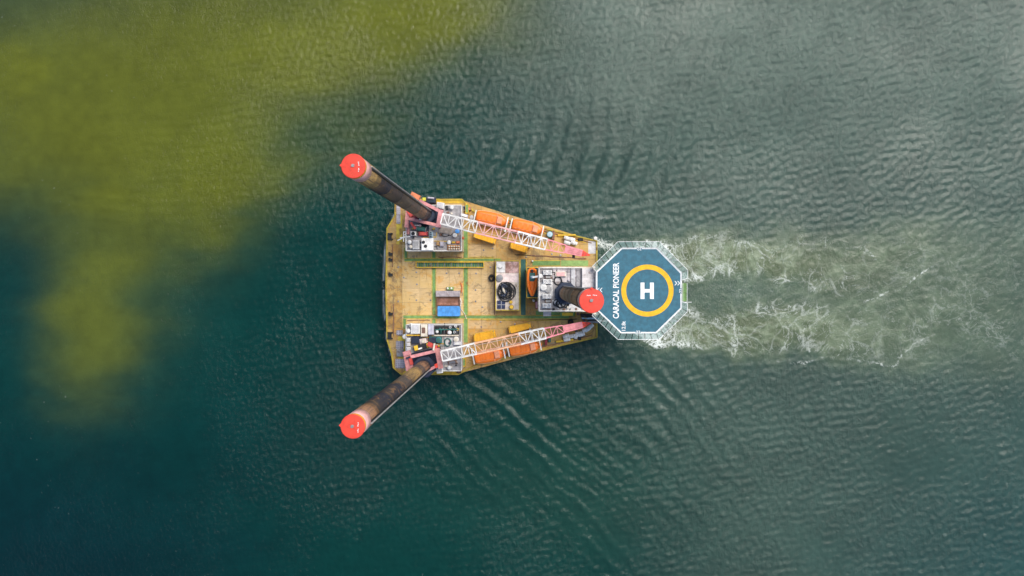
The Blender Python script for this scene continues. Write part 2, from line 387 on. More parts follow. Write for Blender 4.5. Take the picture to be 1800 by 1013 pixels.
    iso = math_n(t, 'ABSOLUTE', math_n(t, 'SUBTRACT', noise(t, wp, .30, 6, .62), .5))
    iso2 = math_n(t, 'ABSOLUTE', math_n(t, 'SUBTRACT', noise(t, wp, .85, 5, .65), .5))
    c1 = math_n(t, 'SUBTRACT', 1, ramp(t, cells(.17), 0, .11)); c2 = math_n(t, 'SUBTRACT', 1, ramp(t, cells(.52), 0, .10))
    i1 = math_n(t, 'SUBTRACT', 1, ramp(t, iso, 0, .026)); i2 = math_n(t, 'SUBTRACT', 1, ramp(t, iso2, 0, .042))
    lace = math_n(t, 'MAXIMUM', math_n(t, 'MULTIPLY', c1, .85), i1)
    lace = math_n(t, 'MAXIMUM', lace, math_n(t, 'MULTIPLY', math_n(t, 'MAXIMUM', c2, i2), math_n(t, 'MULTIPLY_ADD', ramp(t, fo, .25, .8), .75, .2)))
    grainf = noise(t, pos, 1.1, 5, .7)
    lace = math_n(t, 'MULTIPLY', lace, ramp(t, grainf, .28, .52))
    breakup = A('break_up').outputs['Fac']
    fsum = math_n(t, 'MULTIPLY', fo, math_n(t, 'MULTIPLY_ADD', breakup, .6, .6))
    fm = ramp(t, math_n(t, 'ADD', math_n(t, 'MULTIPLY', lace, math_n(t, 'MULTIPLY_ADD', fsum, 1.25, .05)), math_n(t, 'MULTIPLY', fsum, math_n(t, 'MULTIPLY', grainf, .26))), .16, .92)
    fm = math_n(t, 'MULTIPLY', fm, ramp(t, fo, .02, .22))
    fm = math_n(t, 'MAXIMUM', fm, math_n(t, 'MULTIPLY', A('froth').outputs['Fac'], .85))
    # stray flecks of foam on the open water
    vo = N(t, 'ShaderNodeTexVoronoi', feature='F1', i_Scale=.42); L.new(pos, vo.inputs['Vector'])
    fleck = math_n(t, 'MULTIPLY', math_n(t, 'SUBTRACT', 1, ramp(t, vo.outputs['Distance'], .05, .20)), A('fleck').outputs['Fac'])
    fleck = math_n(t, 'MULTIPLY', fleck, ramp(t, grainf, .50, .66))
    fm = math_n(t, 'MAXIMUM', fm, math_n(t, 'MULTIPLY', fleck, .35))
    colr = mixc(t, math_n(t, 'MULTIPLY', fm, math_n(t, 'MULTIPLY_ADD', math_n(t, 'MAXIMUM', fo, A('froth').outputs['Fac']), .80, .28, clamp=True)), body, (.74, .78, .72))
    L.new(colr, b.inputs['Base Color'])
    L.new(math_n(t, 'MULTIPLY_ADD', fm, .4, .095), b.inputs['Roughness']); b.inputs['IOR'].default_value = 1.333
    # ripples
    mp = N(t, 'ShaderNodeMapping'); mp.inputs['Rotation'].default_value = (0, 0, math.radians(32)); mp.inputs['Scale'].default_value = (1.0, .68, 1); L.new(pos, mp.inputs[0])
    h1 = noise(t, mp.outputs[0], 1.15, 4, .62, .6); h2 = noise(t, pos, 2.6, 2, .6)
    r1 = math_n(t, 'SUBTRACT', 1, math_n(t, 'MULTIPLY', math_n(t, 'ABSOLUTE', math_n(t, 'SUBTRACT', h1, .5)), 2.0))
    hh = math_n(t, 'ADD', math_n(t, 'MULTIPLY', r1, .40), math_n(t, 'MULTIPLY', h2, .22))
    hh = math_n(t, 'MULTIPLY', hh, math_n(t, 'MULTIPLY_ADD', rp, .80, .20))
    hh = math_n(t, 'ADD', hh, math_n(t, 'MULTIPLY', math_n(t, 'MULTIPLY', noise(t, wp, .5, 4, .6), ch), .8))
    hh = math_n(t, 'ADD', hh, math_n(t, 'MULTIPLY', fm, .12))
    bp = N(t, 'ShaderNodeBump', i_Strength=1.0, i_Distance=.38); L.new(hh, bp.inputs['Height']); L.new(bp.outputs[0], b.inputs['Normal'])
    me.materials.append(m)
    ob = bpy.data.objects.new('water', me); C.objects.link(ob); ob['kind'] = 'structure'
    return ob
water = build_water()

# ------------------------------------------------------------------ barge: hull, plated deck, walkways, rails
HULL = [(695, 358), (714, 351), (812, 351), (833, 372), (1049, 424), (1049, 593), (838, 641), (829, 646), (806, 658), (706, 658), (692, 646), (689, 622), (681, 598), (679, 505), (681, 402), (695, 379)]
hp = [P(x, y, D) for x, y in HULL]
HC = sum(hp, Vector((0, 0, 0)))/len(hp)
barge = thing('jackup_barge', 'tan decked triangular jack-up barge afloat with green walkways painted on deck', 'barge', (HC.x, HC.y, 0))
part('hull', barge, MB().prism([(p.x, p.y) for p in hp], -2.5, D-.06), hullm)
def clip_poly(pts, inside):
    """convex clip of pts by the hull outline (hull as convex hull of its points)"""
    out = pts
    n = len(inside)
    for i in range(n):
        a, b = inside[i], inside[(i+1) % n]; res = []
        def sd(p): return (b.x-a.x)*(p[1]-a.y)-(b.y-a.y)*(p[0]-a.x)
        for k in range(len(out)):
            p, q = out[k], out[(k+1) % len(out)]; sp, sq = sd(p), sd(q)
            if sp >= 0: res.append(p)
            if (sp >= 0) != (sq >= 0):
                u = sp/(sp-sq); res.append((p[0]+(q[0]-p[0])*u, p[1]+(q[1]-p[1])*u))
        out = res
        if len(out) < 3: return []
    return out
ccw = [hp[i] for i in (0, 1, 2, 4, 5, 8, 9, 10, 12, 13, 14)]            # convex outline, pulled in a little
ar = sum(ccw[i].x*ccw[(i+1) % len(ccw)].y-ccw[(i+1) % len(ccw)].x*ccw[i].y for i in range(len(ccw)))
if ar < 0: ccw.reverse()
cc = sum(ccw, Vector((0, 0, 0)))/len(ccw); ccw = [cc+(p-cc)*.994 for p in ccw]
step_in = {0: (0, 15), 1: (15, 14), 10: (12, 11), 11: (11, 10)}     # rows where the bow steps in
xs_ = [676, 707, 738, 761, 790, 818, 846, 872, 900, 928, 958, 988, 1018, 1052]; ys_ = [348, 379, 402, 430, 457, 482, 507, 532, 557, 578, 598, 622, 646, 660]
rp_ = random.Random(3)
for i in range(len(xs_)-1):
    for j in range(len(ys_)-1):
        a = P(xs_[i], ys_[j], D); b = P(xs_[i+1], ys_[j+1], D); g = .028
        q = clip_poly([(a.x+g, b.y+g), (b.x-g, b.y+g), (b.x-g, a.y-g), (a.x+g, a.y-g)], ccw)
        if j in step_in and len(q) >= 3:
            s0, s1 = hp[step_in[j][0]], hp[step_in[j][1]]; far = s0+Vector((60, 0, 0)); q = clip_poly(q, [s0+(s0-s1)*9, s1+(s1-s0)*9, s1+(s1-s0)*9+Vector((90, 0, 0)), s0+(s0-s1)*9+Vector((90, 0, 0))])
        if len(q) >= 3 and abs(sum(q[k][0]*q[(k+1) % len(q)][1]-q[(k+1) % len(q)][0]*q[k][1] for k in range(len(q)))) > 1.0:
            part('deck_plate', barge, MB().prism(q, D-.08, D+rp_.uniform(.0, .02)), deckr if (i == 0 or (i <= 1 and (j <= 2 or j >= 9))) else deckw if (i >= 7 or j <= 2 or j >= 9) else deckm)
def rect(x0, y0, x1, y1, z): a, b = P(x0, y0, z), P(x1, y1, z); return [(a.x, b.y), (b.x, b.y), (b.x, a.y), (a.x, a.y)]
for k, (x0, y0, x1, y1) in enumerate([(711, 455, 880, 459), (709, 555, 1000, 560), (760, 440, 765.5, 454.6), (760, 459.4, 765.5, 554.6), (760, 560.4, 765.5, 572), (815.5, 405, 822, 454.6), (815.5, 459.4, 822, 554.6), (815.5, 560.4, 822, 602),
                                  (711, 436, 715.5, 454.6), (709, 560.4, 713.5, 578), (915.5, 456, 924, 554.6), (936, 459, 985, 467), (942, 547, 1012, 554.6)]):
    wk = part('walkway', barge, MB().prism(rect(x0, y0, x1, y1, D), D-.05, D+.035), teal if k == 10 else green)
    e = .75
    for r in ([(x0, y0-e*1.5, x1, y0-.1), (x0, y1+.1, x1, y1+e*1.5)] if x1-x0 > y1-y0 else [(x0-e*1.5, y0, x0-.1, y1), (x1+.1, y0, x1+e*1.5, y1)]):
        part('edge_line', wk, MB().prism(rect(*r, D), D-.05, D+.045), edgeyel)
part('walkway', barge, MB().prism(rect(986, 458, 1034, 468, D), D-.05, D+.035), lime)
part('bare_plate', barge, MB().prism(rect(1034, 424, 1047, 446, D), D-.05, D+.05), lgrey)
# toe rail and handrail all round the deck edge
m = MB()
for i in range(len(hp)):
    a, b = hp[i], hp[(i+1) % len(hp)]; m.beam(a+Vector((0, 0, .06)), b+Vector((0, 0, .06)), .38, .30)
part('toe_rail', barge, m, edgeyel)
m = MB(); m2 = MB()
for i in range(len(hp)):
    a, b = hp[i], hp[(i+1) % len(hp)]; n = max(1, int((b-a).length/2.0))
    for hz in (.6, 1.1): m.beam(a+Vector((0, 0, hz)), b+Vector((0, 0, hz)), .06)
    for k in range(n): q = a.lerp(b, k/n); m2.beam(q+Vector((0, 0, .1)), q+Vector((0, 0, 1.12)), .07)
part('handrail', barge, m, edgeyel); part('stanchion_row', barge, m2, edgeyel)['kind'] = 'stuff'
for x, y in ((732, 479), (785, 480.5), (807, 480.5), (837, 481), (732, 528), (757, 528), (836, 510), (836, 530), (710, 488), (733, 500), (850, 440), (866, 437), (846, 575), (880, 566), (905, 570), (970, 447), (985, 449), (925, 452), (862, 470), (848, 540), (700, 470), (700, 530)):
    p = P(x, y, D); part('tie_down_socket', barge, MB().lathe((p.x, p.y, D-.02), [(.26, 0), (.26, .07), (.14, .1)], 10), steel)
# yellow apron where the deck edge steps out beside each jack house
for r in ([(715, 352.2), (811, 352.2), (816, 357.5), (714, 357.5)], [(714, 650.5), (812, 650.5), (804, 657), (707, 657)]):
    part('side_apron', barge, MB().prism([tuple(P(x, y, D).xy) for x, y in r], D-.05, D+.12), yellow)
for x0, y0, x1, y1 in ((696.5, 379, 707, 430), (700, 592, 712, 640)):
    part('side_apron', barge, MB().prism(rect(x0, y0, x1, y1, D), D-.05, D+.03), edgeyel)
# pipe runs and cable trays along the raked sides and the walkways
for k, (a, b, mm, r) in enumerate((((850, 381), (1040, 427), brown, .12), ((850, 383.5), (1030, 427), yellow, .09), ((845, 635), (1040, 590), brown, .12), ((855, 630.5), (1030, 589.5), steel, .09), ((826, 452), (870, 452), edgeyel, .1), ((826, 563), (985, 563), edgeyel, .1), ((770, 452.5), (812, 452.5), brown, .1), ((716, 563), (756, 563), brown, .1), ((925.5, 456), (925.5, 468), yellow, .1), ((869, 455), (869, 553), brown, .1), ((930, 449), (1030, 455), brown, .14), ((905, 448), (990, 452), black, .08), ((940, 563), (1015, 561.5), black, .09), ((690, 430), (690, 470), brown, .1), ((692, 535), (692, 590), brown, .12))):
    p0, p1 = P(*a, D+.12), P(*b, D+.12); n_ = 7; rr_ = random.Random(k)
    part('deck_pipe_run', barge, MB().tube([p0.lerp(p1, q/n_)+Vector((rr_.uniform(-.12, .12), rr_.uniform(-.12, .12), 0)) for q in range(n_+1)], r, 6), mm)
# fairleads and bollard pairs along the bow
for k, y in enumerate((416, 446, 456, 482, 551, 590)):
    p = P(685 if 410 < y < 600 else 687, y, D); big = y in (416, 590)
    t = part('bow_fairlead' if big else 'bollard', barge, MB().box((p.x, p.y, D), (1.1 if big else .5, 2.0 if big else .9, .55), 0, .08).box((p.x+.45, p.y+(.8 if big else 0), D), (.9, .35, .8)).box((p.x+.45, p.y-(.8 if big else .4), D), (.9, .35, .8)), black)

# ------------------------------------------------------------------ legs
def leg_material(name, bands, rustiness):
    m = bpy.data.materials.new(name); t, b = nodes(m)
    pos = N(t, 'ShaderNodeNewGeometry').outputs['Position']; sep = N(t, 'ShaderNodeSeparateXYZ'); t.links.new(pos, sep.inputs[0])
    n1 = noise(t, pos, .5, 6, .75, .8); n2 = noise(t, pos, 1.5, 6, .75, .3)
    mp = N(t, 'ShaderNodeMapping'); mp.inputs['Scale'].default_value = (2.2, 2.2, .12); t.links.new(pos, mp.inputs[0]); streak = noise(t, mp.outputs[0], 1.2, 5, .7)
    z = math_n(t, 'ADD', sep.outputs[2], math_n(t, 'MULTIPLY', math_n(t, 'SUBTRACT', n1, .5), 1.6))
    cr = N(t, 'ShaderNodeValToRGB'); cr.color_ramp.interpolation = 'LINEAR'
    el = cr.color_ramp.elements
    while len(el) > 1: el.remove(el[-1])
    first = True
    for zz, c in bands:
        for k, z_ in ((0, zz[0]+.12), (1, zz[1]-.12)):
            p = max(0, min(1, z_/92.0))
            e = el[0] if first else el.new(p); first = False
            e.position = p; e.color = tuple(c)+(1,)
    t.links.new(math_n(t, 'DIVIDE', z, 92.0), cr.inputs[0])
    col = mixc(t, math_n(t, 'MULTIPLY', ramp(t, streak, .40, .66), .75), cr.outputs[0], (.035, .032, .034))
    col = mixc(t, math_n(t, 'MULTIPLY', ramp(t, n2, .56, .70), rustiness), col, (.24, .10, .035))
    col = mixc(t, math_n(t, 'MULTIPLY', ramp(t, noise(t, pos, .22, 5, .7, 1.5), .57, .61), .65), col, (.24, .13, .06))
    t.links.new(col, b.inputs['Base Color']); b.inputs['Roughness'].default_value = .55
    bp = N(t, 'ShaderNodeBump', i_Strength=.3, i_Distance=.08); t.links.new(n2, bp.inputs['Height']); t.links.new(bp.outputs[0], b.inputs['Normal'])
    return m
nv = (.014, .019, .036); dk = (.034, .032, .036); br = (.27, .14, .075); rb = (.38, .235, .085); gr = (.085, .07, .062); gn = (.018, .05, .05)
TOP = 90.0; LR = 1.86
lmA = leg_material('leg_steel_a', [((0, 22), gr), ((22, 32), br), ((32, 45), gr), ((45, 52), (.08, .07, .06)), ((52, 62), dk), ((62, 77.6), nv), ((77.6, 90), rb)], .55)
lmB = leg_material('leg_steel_b', [((0, 16), dk), ((16, 24), br), ((24, 29), gr), ((29, 44), rb), ((44, 53), gr), ((53, 76.5), nv), ((76.5, 79), dk), ((79, 92), br)], .5)
lmC = leg_material('leg_steel_c', [((0, 26), gr), ((26, 38), br), ((38, 52), (.12, .085, .06)), ((52, 62), gr), ((62, 67), gn), ((67, 82), br), ((82, 92), dk)], .75)
def leg(pxy, lm, label, railsgn, capmarks, z0):
    c = P(pxy[0], pxy[1], TOP); T = thing('leg', label, 'jack-up leg', (c.x, c.y, z0), 'legs of the barge')
    prof = [(LR, 0)]
    for z in np.arange(z0+6.0, TOP-8, 12.3):
        zz = z-z0; prof += [(LR, zz-.07), (LR+.012, zz-.05), (LR+.012, zz+.05), (LR, zz+.07)]   # weld rings
    prof += [(LR, TOP-4.6-z0)]
    part('shaft', T, MB().lathe((c.x, c.y, z0), prof, 40), lm, True)
    part('pale_band', T, MB().lathe((c.x, c.y, TOP-4.6), [(LR+.01, 0), (LR+.04, .02), (LR+.04, 3.6), (LR+.01, 3.62)], 40), pink, True)
    part('orange_band', T, MB().lathe((c.x, c.y, TOP-.98), [(LR+.02, 0), (LR+.06, .02), (LR+.06, .7), (LR+.02, .72)], 40), skidyel, True)
    cap = part('cap', T, MB().lathe((c.x, c.y, TOP-.26), [(LR+.05, 0), (LR+.10, .06), (LR+.10, .2), (LR+.02, .27), (.3, .34)], 44), caprd)
    part('hatch', cap, MB().lathe((c.x-.05, c.y+.05, TOP+.05), [(.26, 0), (.26, .14), (.2, .18)], 14).beam((c.x-.3, c.y-.1, TOP+.23), (c.x+.25, c.y+.2, TOP+.23), .1), grey)
    nub = {'a': (-1, .05), 'b': (-1, .1), 'c': (0, 1)}[capmarks]
    part('lug', cap, MB().box((c.x+nub[0]*(LR+.08), c.y+nub[1]*(LR+.08), TOP-.3), (.36, .36, .4), .78), caprd)
    rm = random.Random(ord(capmarks)); mk = MB()
    for k, s in enumerate((-.86, -.62, -.42, .10, .32, .58)):          # a broken row of small stencilled strokes near the rim
        q = (.86+.05*rm.uniform(-1, 1), s) if capmarks != 'c' else (s+.15, .86+.05*rm.uniform(-1, 1))
        mk.box((c.x+q[0], c.y+q[1], TOP+.0), (.20 if k % 2 else .09, .09 if k % 2 else .16, .09), rm.uniform(-.5, .5)); mk.box((c.x+q[0]+.05, c.y+q[1]+.03, TOP+.0), (.08, .10, .085), rm.uniform(-.6, .6))
    part('stencil_marks', cap, mk, hwhite)
    # rack rail, jacking pin strip and cable run on the side
    f = math.atan2(-c.y, -c.x); a = f+railsgn*.72
    for k, (da, ww, dp, mm, nm) in enumerate(((0, .30, .22, black, 'rack_rail'), (railsgn*.22, .10, .26, lgrey, 'cable_run'), (math.pi, .3, .22, black, 'rack_rail'))):
        u = Vector((math.cos(a+da), math.sin(a+da), 0)); q = Vector((c.x, c.y, 0))+u*(LR+dp/2-.05)
        part(nm, T, MB().box((q.x, q.y, z0+.5), (dp, ww, TOP-5.2-z0), a+da), mm)
    return c
LA = leg((621, 292), lmA, 'dark tubular leg with short yellowish brown band below the cap, beside the lavender gratings', 1, 'a', 1.0)
LB = leg((620, 750), lmB, 'dark tubular leg with rust brown band below the cap, beside the black yellow engine', -1, 'b', 1.0)
LC = leg((1040, 529), lmC, 'rusty tubular leg standing through the accommodation roof and capped beside the helideck', -1, 'c', 1.0)

# ------------------------------------------------------------------ helideck
HZ = D+18.0
oct_px = [(1092.8, 436), (1154.7, 436), (1198, 480), (1198, 542.5), (1153.5, 585.8), (1091.5, 585.8), (1048, 544), (1048, 478)]
oc = [P(x, y, HZ) for x, y in oct_px]; hc = sum(oc, Vector((0, 0, 0)))/8
HD = thing('helideck', 'blue octagonal helideck with yellow ring and white letter H over the stern', 'helideck', (hc.x, hc.y, HZ-1.5))
part('deck_slab', HD, MB().prism([tuple(p.xy) for p in oc], HZ-.35, HZ), heli)
inner = [hc+(p-hc)*.972 for p in oc]; outer = [hc+(p-hc)*1.0005 for p in oc]
for i in range(8):
    a, b, c_, d_ = outer[i], outer[(i+1) % 8], inner[(i+1) % 8], inner[i]
    part('perimeter_line', HD, MB().prism([tuple(q.xy) for q in (a, b, c_, d_)], HZ-.1, HZ+.02), hwhite)
m = MB()
for i in range(8): m.beam(oc[i]-Vector((0, 0, .55)), oc[(i+1) % 8]-Vector((0, 0, .55)), .3, .8)
for k in range(-3, 4): m.beam((hc.x-10.2, hc.y+k*2.6, HZ-.75), (hc.x+10.2, hc.y+k*2.6, HZ-.75), .3, .7)
part('girders', HD, m, lgrey)
m = MB()
for sy in (-1, 1):                                           # raking struts down to the stern
    for q in (0, 1):
        a = Vector((hc.x+(6 if q else -3), hc.y+sy*6, HZ-1.0)); b = P(1044, 510+sy*34, D); m.beam(a, (b.x-q*.8, b.y, D+.1+q*4), .45)
part('support_struts', HD, m, lgrey)
cm = P(1138, 511, HZ)
part('touchdown_ring', HD, MB().ring(cm, px(37, HZ), px(45.6, HZ), HZ-.1, HZ+.02, 96), hyel)
a0, b0 = P(1126, 497, HZ), P(1149.3, 525.8, HZ); st = px(6.8, HZ)
m = MB().prism([(a0.x, b0.y), (a0.x+st, b0.y), (a0.x+st, a0.y), (a0.x, a0.y)], HZ-.1, HZ+.025).prism([(b0.x-st, b0.y), (b0.x, b0.y), (b0.x, a0.y), (b0.x-st, a0.y)], HZ-.1, HZ+.025)
my = (a0.y+b0.y)/2; m.prism([(a0.x+st, my-px(3, HZ)), (b0.x-st, my-px(3, HZ)), (b0.x-st, my+px(3, HZ)), (a0.x+st, my+px(3, HZ))], HZ-.1, HZ+.025)
part('letter_h', HD, m, hwhite)
def text_part(parent, txt, start, end, height, z, rot, mat_, bold=.02, name='lettering'):
    """flat lettering from START to END (points) with cap HEIGHT in metres"""
    cu = bpy.data.curves.new('t', 'FONT'); cu.body = txt; cu.offset = bold; cu.resolution_u = 3; cu.extrude = .004
    ob = bpy.data.objects.new('t', cu); C.objects.link(ob); bpy.context.view_layer.update()
    me = bpy.data.meshes.new_from_object(ob.evaluated_get(bpy.context.evaluated_depsgraph_get()))
    bpy.data.objects.remove(ob); bpy.data.curves.remove(cu)
    vs = np.array([v.co[:] for v in me.vertices]); lo, hi = vs.min(0), vs.max(0)
    L = (Vector(end)-Vector(start)).length; ca, sa = math.cos(rot), math.sin(rot)
    mb = MB(); out = []
    for x, y, zz in vs:
        u = (x-lo[0])/(hi[0]-lo[0])*L; v = (y-lo[1])/(hi[1]-lo[1])*height
        out.append((start[0]+u*ca-v*sa, start[1]+u*sa+v*ca, z+zz))
    mb.add(out, [tuple(p.vertices) for p in me.polygons]); bpy.data.meshes.remove(me)
    return part(name, parent, mb, mat_)
text_part(HD, 'CARACAL PIONEER', P(1088, 560, HZ), P(1088, 462, HZ), px(10.6, HZ), HZ+.022, math.pi/2, hwhite, .020)
text_part(HD, '12.8t', P(1099.5, 581.5, HZ), P(1099.5, 565, HZ), px(6.8, HZ), HZ+.022, math.pi/2, hwhite, .020)
for (s, e, r) in (((1127.5, 435.2), (1120, 435.2), math.pi), ((1118, 586.6), (1125.4, 586.6), 0), ((1199, 515.2), (1199, 508), math.pi/2)):
    ps, pe = P(*s, HZ), P(*e, HZ); mid = (ps+pe)/2; nn = Vector((-math.sin(r), math.cos(r), 0))
    part('number_patch', HD, MB().box((mid.x+nn.x*.42, mid.y+nn.y*.42, HZ-.05), (1.3, .62, .078), r), heli)
    text_part(HD, '22', ps+nn*.10, pe+nn*.10, px(4.4, HZ), HZ+.034, r, hwhite, .02, 'number')
for cx, cy, sg in ((1051.5, 510, -1), (1056.5, 510, -1), (1188, 498, 1), (1193, 498, 1)):
    q = P(cx, cy, HZ); m = MB()
    for s in (-1, 1):
        m.prism([(q.x+sg*.35, q.y), (q.x-sg*.15, q.y+s*.55), (q.x-sg*.38, q.y+s*.55), (q.x+sg*.12, q.y)], HZ-.05, HZ+.022)
    part('chevron', HD, m, hwhite)
# safety net panels round the edge
net_px = [(1086, 425), (1159.5, 425), (1209, 475), (1208.5, 548), (1158, 597), (1086, 597), (1041, 555), (1041, 468.5)]
ZN = HZ+.12; no = [P(x, y, ZN) for x, y in net_px]
def net_panel(a, b, c_, d_):
    m = MB()
    for u, v in ((a, b), (b, c_), (c_, d_), (d_, a)): m.beam(u, v, .11, .09)
    pn = part('net_frame', HD, m, hwhite); g = MB()
    n1 = max(3, int((b-a).length/.26)); n2 = 6
    for k in range(1, n1): g.beam(a.lerp(b, k/n1), d_.lerp(c_, k/n1), .08, .03)
    for k in range(1, n2): g.beam(a.lerp(d_, k/n2)+Vector((0, 0, .02)), b.lerp(c_, k/n2)+Vector((0, 0, .02)), .085, .03)
    part('net_webbing', pn, g, netm)
for i in range(8):
    if i == 6: continue
    a, b, c_, d_ = [Vector((q.x, q.y, ZN)) for q in (oc[i], oc[(i+1) % 8], no[(i+1) % 8], no[i])]
    n = 6 if i != 2 else 5
    for k in range(n):
        if i == 2 and k in (1, 2, 3): continue
        net_panel(a.lerp(b, k/n), a.lerp(b, (k+1)/n), d_.lerp(c_, (k+1)/n), d_.lerp(c_, k/n))
q = P(1203.5, 514, HZ); part('access_platform', HD, MB().box((q.x, q.y, HZ-.5), (1.15, 4.6, .35)), green)
m = MB()
for s in (-1, 1): m.beam((q.x+s*.55, q.y-2.3, HZ+.35), (q.x+s*.55, q.y+2.3, HZ+.35), .08)
for k in range(5): m.beam((q.x+.55, q.y-2.3+k*1.15, HZ-.2), (q.x+.55, q.y-2.3+k*1.15, HZ+.36), .07)
part('platform_rail', HD, m, hwhite)
part('windsock_pole', HD, MB().beam(P(1199, 531.5, HZ), P(1216, 531.5, HZ+.1), .12), hwhite)
for x, y in ((1046, 470), (1047, 551)):
    q = P(x, y, HZ); part('stair_head', HD, MB().box((q.x, q.y, HZ-.6), (1.2, 1.2, .3), .78).box((q.x-.25, q.y, HZ-.3), (.5, .5, .5), .78), cream)

# ------------------------------------------------------------------ generic deck gear
def gbox(name, label, cat, quad, z0, h, mat_, lid=None, ribs=0, group=None, ch=.1, extra=None):
    """boxy unit: body with chamfered edges, raised lid, ribs or corner posts; QUAD = 4 photo pixels of its top (or x0,y0,x1,y1)"""
    z1 = z0+h
    if len(quad) == 4 and not isinstance(quad[0], tuple): x0, y0, x1, y1 = quad; quad = [(x0, y0), (x1, y0), (x1, y1), (x0, y1)]
    q = [P(x, y, z1) for x, y in quad]; c = sum(q, Vector((0, 0, 0)))/4
    T = thing(name, label, cat, (c.x, c.y, z0), group)
    part('body', T, MB().prism([tuple(p.xy) for p in q], z0, z1, ch), mat_)
    if lid: part('lid', T, MB().prism([tuple((c+(p-c)*.78).xy) for p in q], z1-.05, z1+.10, .04), lid)
    for k in range(ribs):
        u = (k+.5)/ribs; a, b = q[0].lerp(q[1], u), q[3].lerp(q[2], u)
        part('rib', T, MB().beam(a+Vector((0, 0, .04)), b+Vector((0, 0, .04)), .12, .10), mat_)
    if extra: extra(T, q, c, z1)
    return T
def drum(name, label, xy, r, z0, h, mat_, lid=None, cat='drum', group=None):
    c = P(xy[0], xy[1], z0+h); T = thing(name, label, cat, (c.x, c.y, z0), group)
    part('shell', T, MB().lathe((c.x, c.y, z0), [(r*.95, 0), (r, .04), (r, h*.3), (r*1.05, h*.33), (r, h*.36), (r, h*.64), (r*1.05, h*.67), (r, h*.7), (r, h-.03), (r*.93, h)], 20), mat_, False)
    part('lid', T, MB().lathe((c.x, c.y, z0+h-.02), [(r*.86, 0), (r*.86, .05), (r*.3, .09)], 20).lathe((c.x+r*.45, c.y, z0+h), [(r*.14, 0), (r*.14, .12)], 8), lid or mat_)
    return T
def vent(label, xy, r, z0, h, mat_=None, group='mushroom vents'):
    c = P(xy[0], xy[1], z0+h); T = thing('mushroom_vent', label, 'vent', (c.x, c.y, z0), group)
    part('stem', T, MB().lathe((c.x, c.y, z0), [(r*.6, 0), (r*.6, h*.7)], 12), lgrey)
    part('hood', T, MB().lathe((c.x, c.y, z0+h*.62), [(r*.95, 0), (r, .08), (r*.95, h*.2), (r*.6, h*.33), (r*.2, h*.38)], 18), mat_ or white, True)
    return T
def coil(label, pxy, r, z, turns, mat_, squash=1.0, thick=.09, seed=0, name='hose_coil', cat='hose', tail=None):
    c = P(pxy[0], pxy[1], z); rr = random.Random(seed); pts = []
    for k in range(turns*22+1):
        a = 2*math.pi*k/22; q = r*(1-.12*(k/22)/max(1, turns)*2+.05*math.sin(a*1.7+seed))
        pts.append((c.x+q*math.cos(a)*squash, c.y+q*math.sin(a), z+thick+.05*(k//22)*2*thick/.1+.02*math.sin(a*3)))
    if tail: pts += [P(x, y, z)+Vector((0, 0, thick)) for x, y in tail]
    o = mesh_obj(name, MB().tube(pts, thick, 6), mat_, off=Vector((c.x, c.y, z)), smooth=True); o.location = (c.x, c.y, z)
    return tag(o, label, cat)
def grating(label, x0, y0, x1, y1, z0, group='grating panels by the legs'):
    q = [P(x, y, z0+.2) for x, y in ((x0, y0), (x1, y0), (x1, y1), (x0, y1))]; c = sum(q, Vector((0, 0, 0)))/4
    T = thing('grating_panel', label, 'grating', (c.x, c.y, z0), group); m = MB()
    part('tray', T, MB().prism([tuple(p.xy) for p in q], z0, z0+.08), steel)
    for i in range(4): m.beam(q[i], q[(i+1) % 4], .12, .2)
    part('frame', T, m, lav)
    nx = max(3, int((q[1]-q[0]).length/.5)); ny = max(3, int((q[3]-q[0]).length/.5))
    for k in range(1, nx): part('bar', T, MB().beam(q[0].lerp(q[1], k/nx), q[3].lerp(q[2], k/nx), .22, .12), lav)
    for k in range(1, ny): part('bar', T, MB().beam(q[0].lerp(q[3], k/ny)-Vector((0, 0, .02)), q[1].lerp(q[2], k/ny)-Vector((0, 0, .02)), .22, .12), lav)
    return T
def rails(T, pts, z, mat_, h=1.1, wd=.08, name='railing'):
    m = MB(); pts = [P(x, y, z+h) for x, y in pts]
    for a, b in zip(pts[:-1], pts[1:]):
        m.beam(a, b, wd); m.beam(a-Vector((0, 0, h/2)), b-Vector((0, 0, h/2)), wd*.8); n = max(1, int((b-a).length/1.5))
        for k in range(n+1): q = a.lerp(b, k/n); m.beam(q, q-Vector((0, 0, h)), wd*.9)
    return part(name, T, m, mat_)

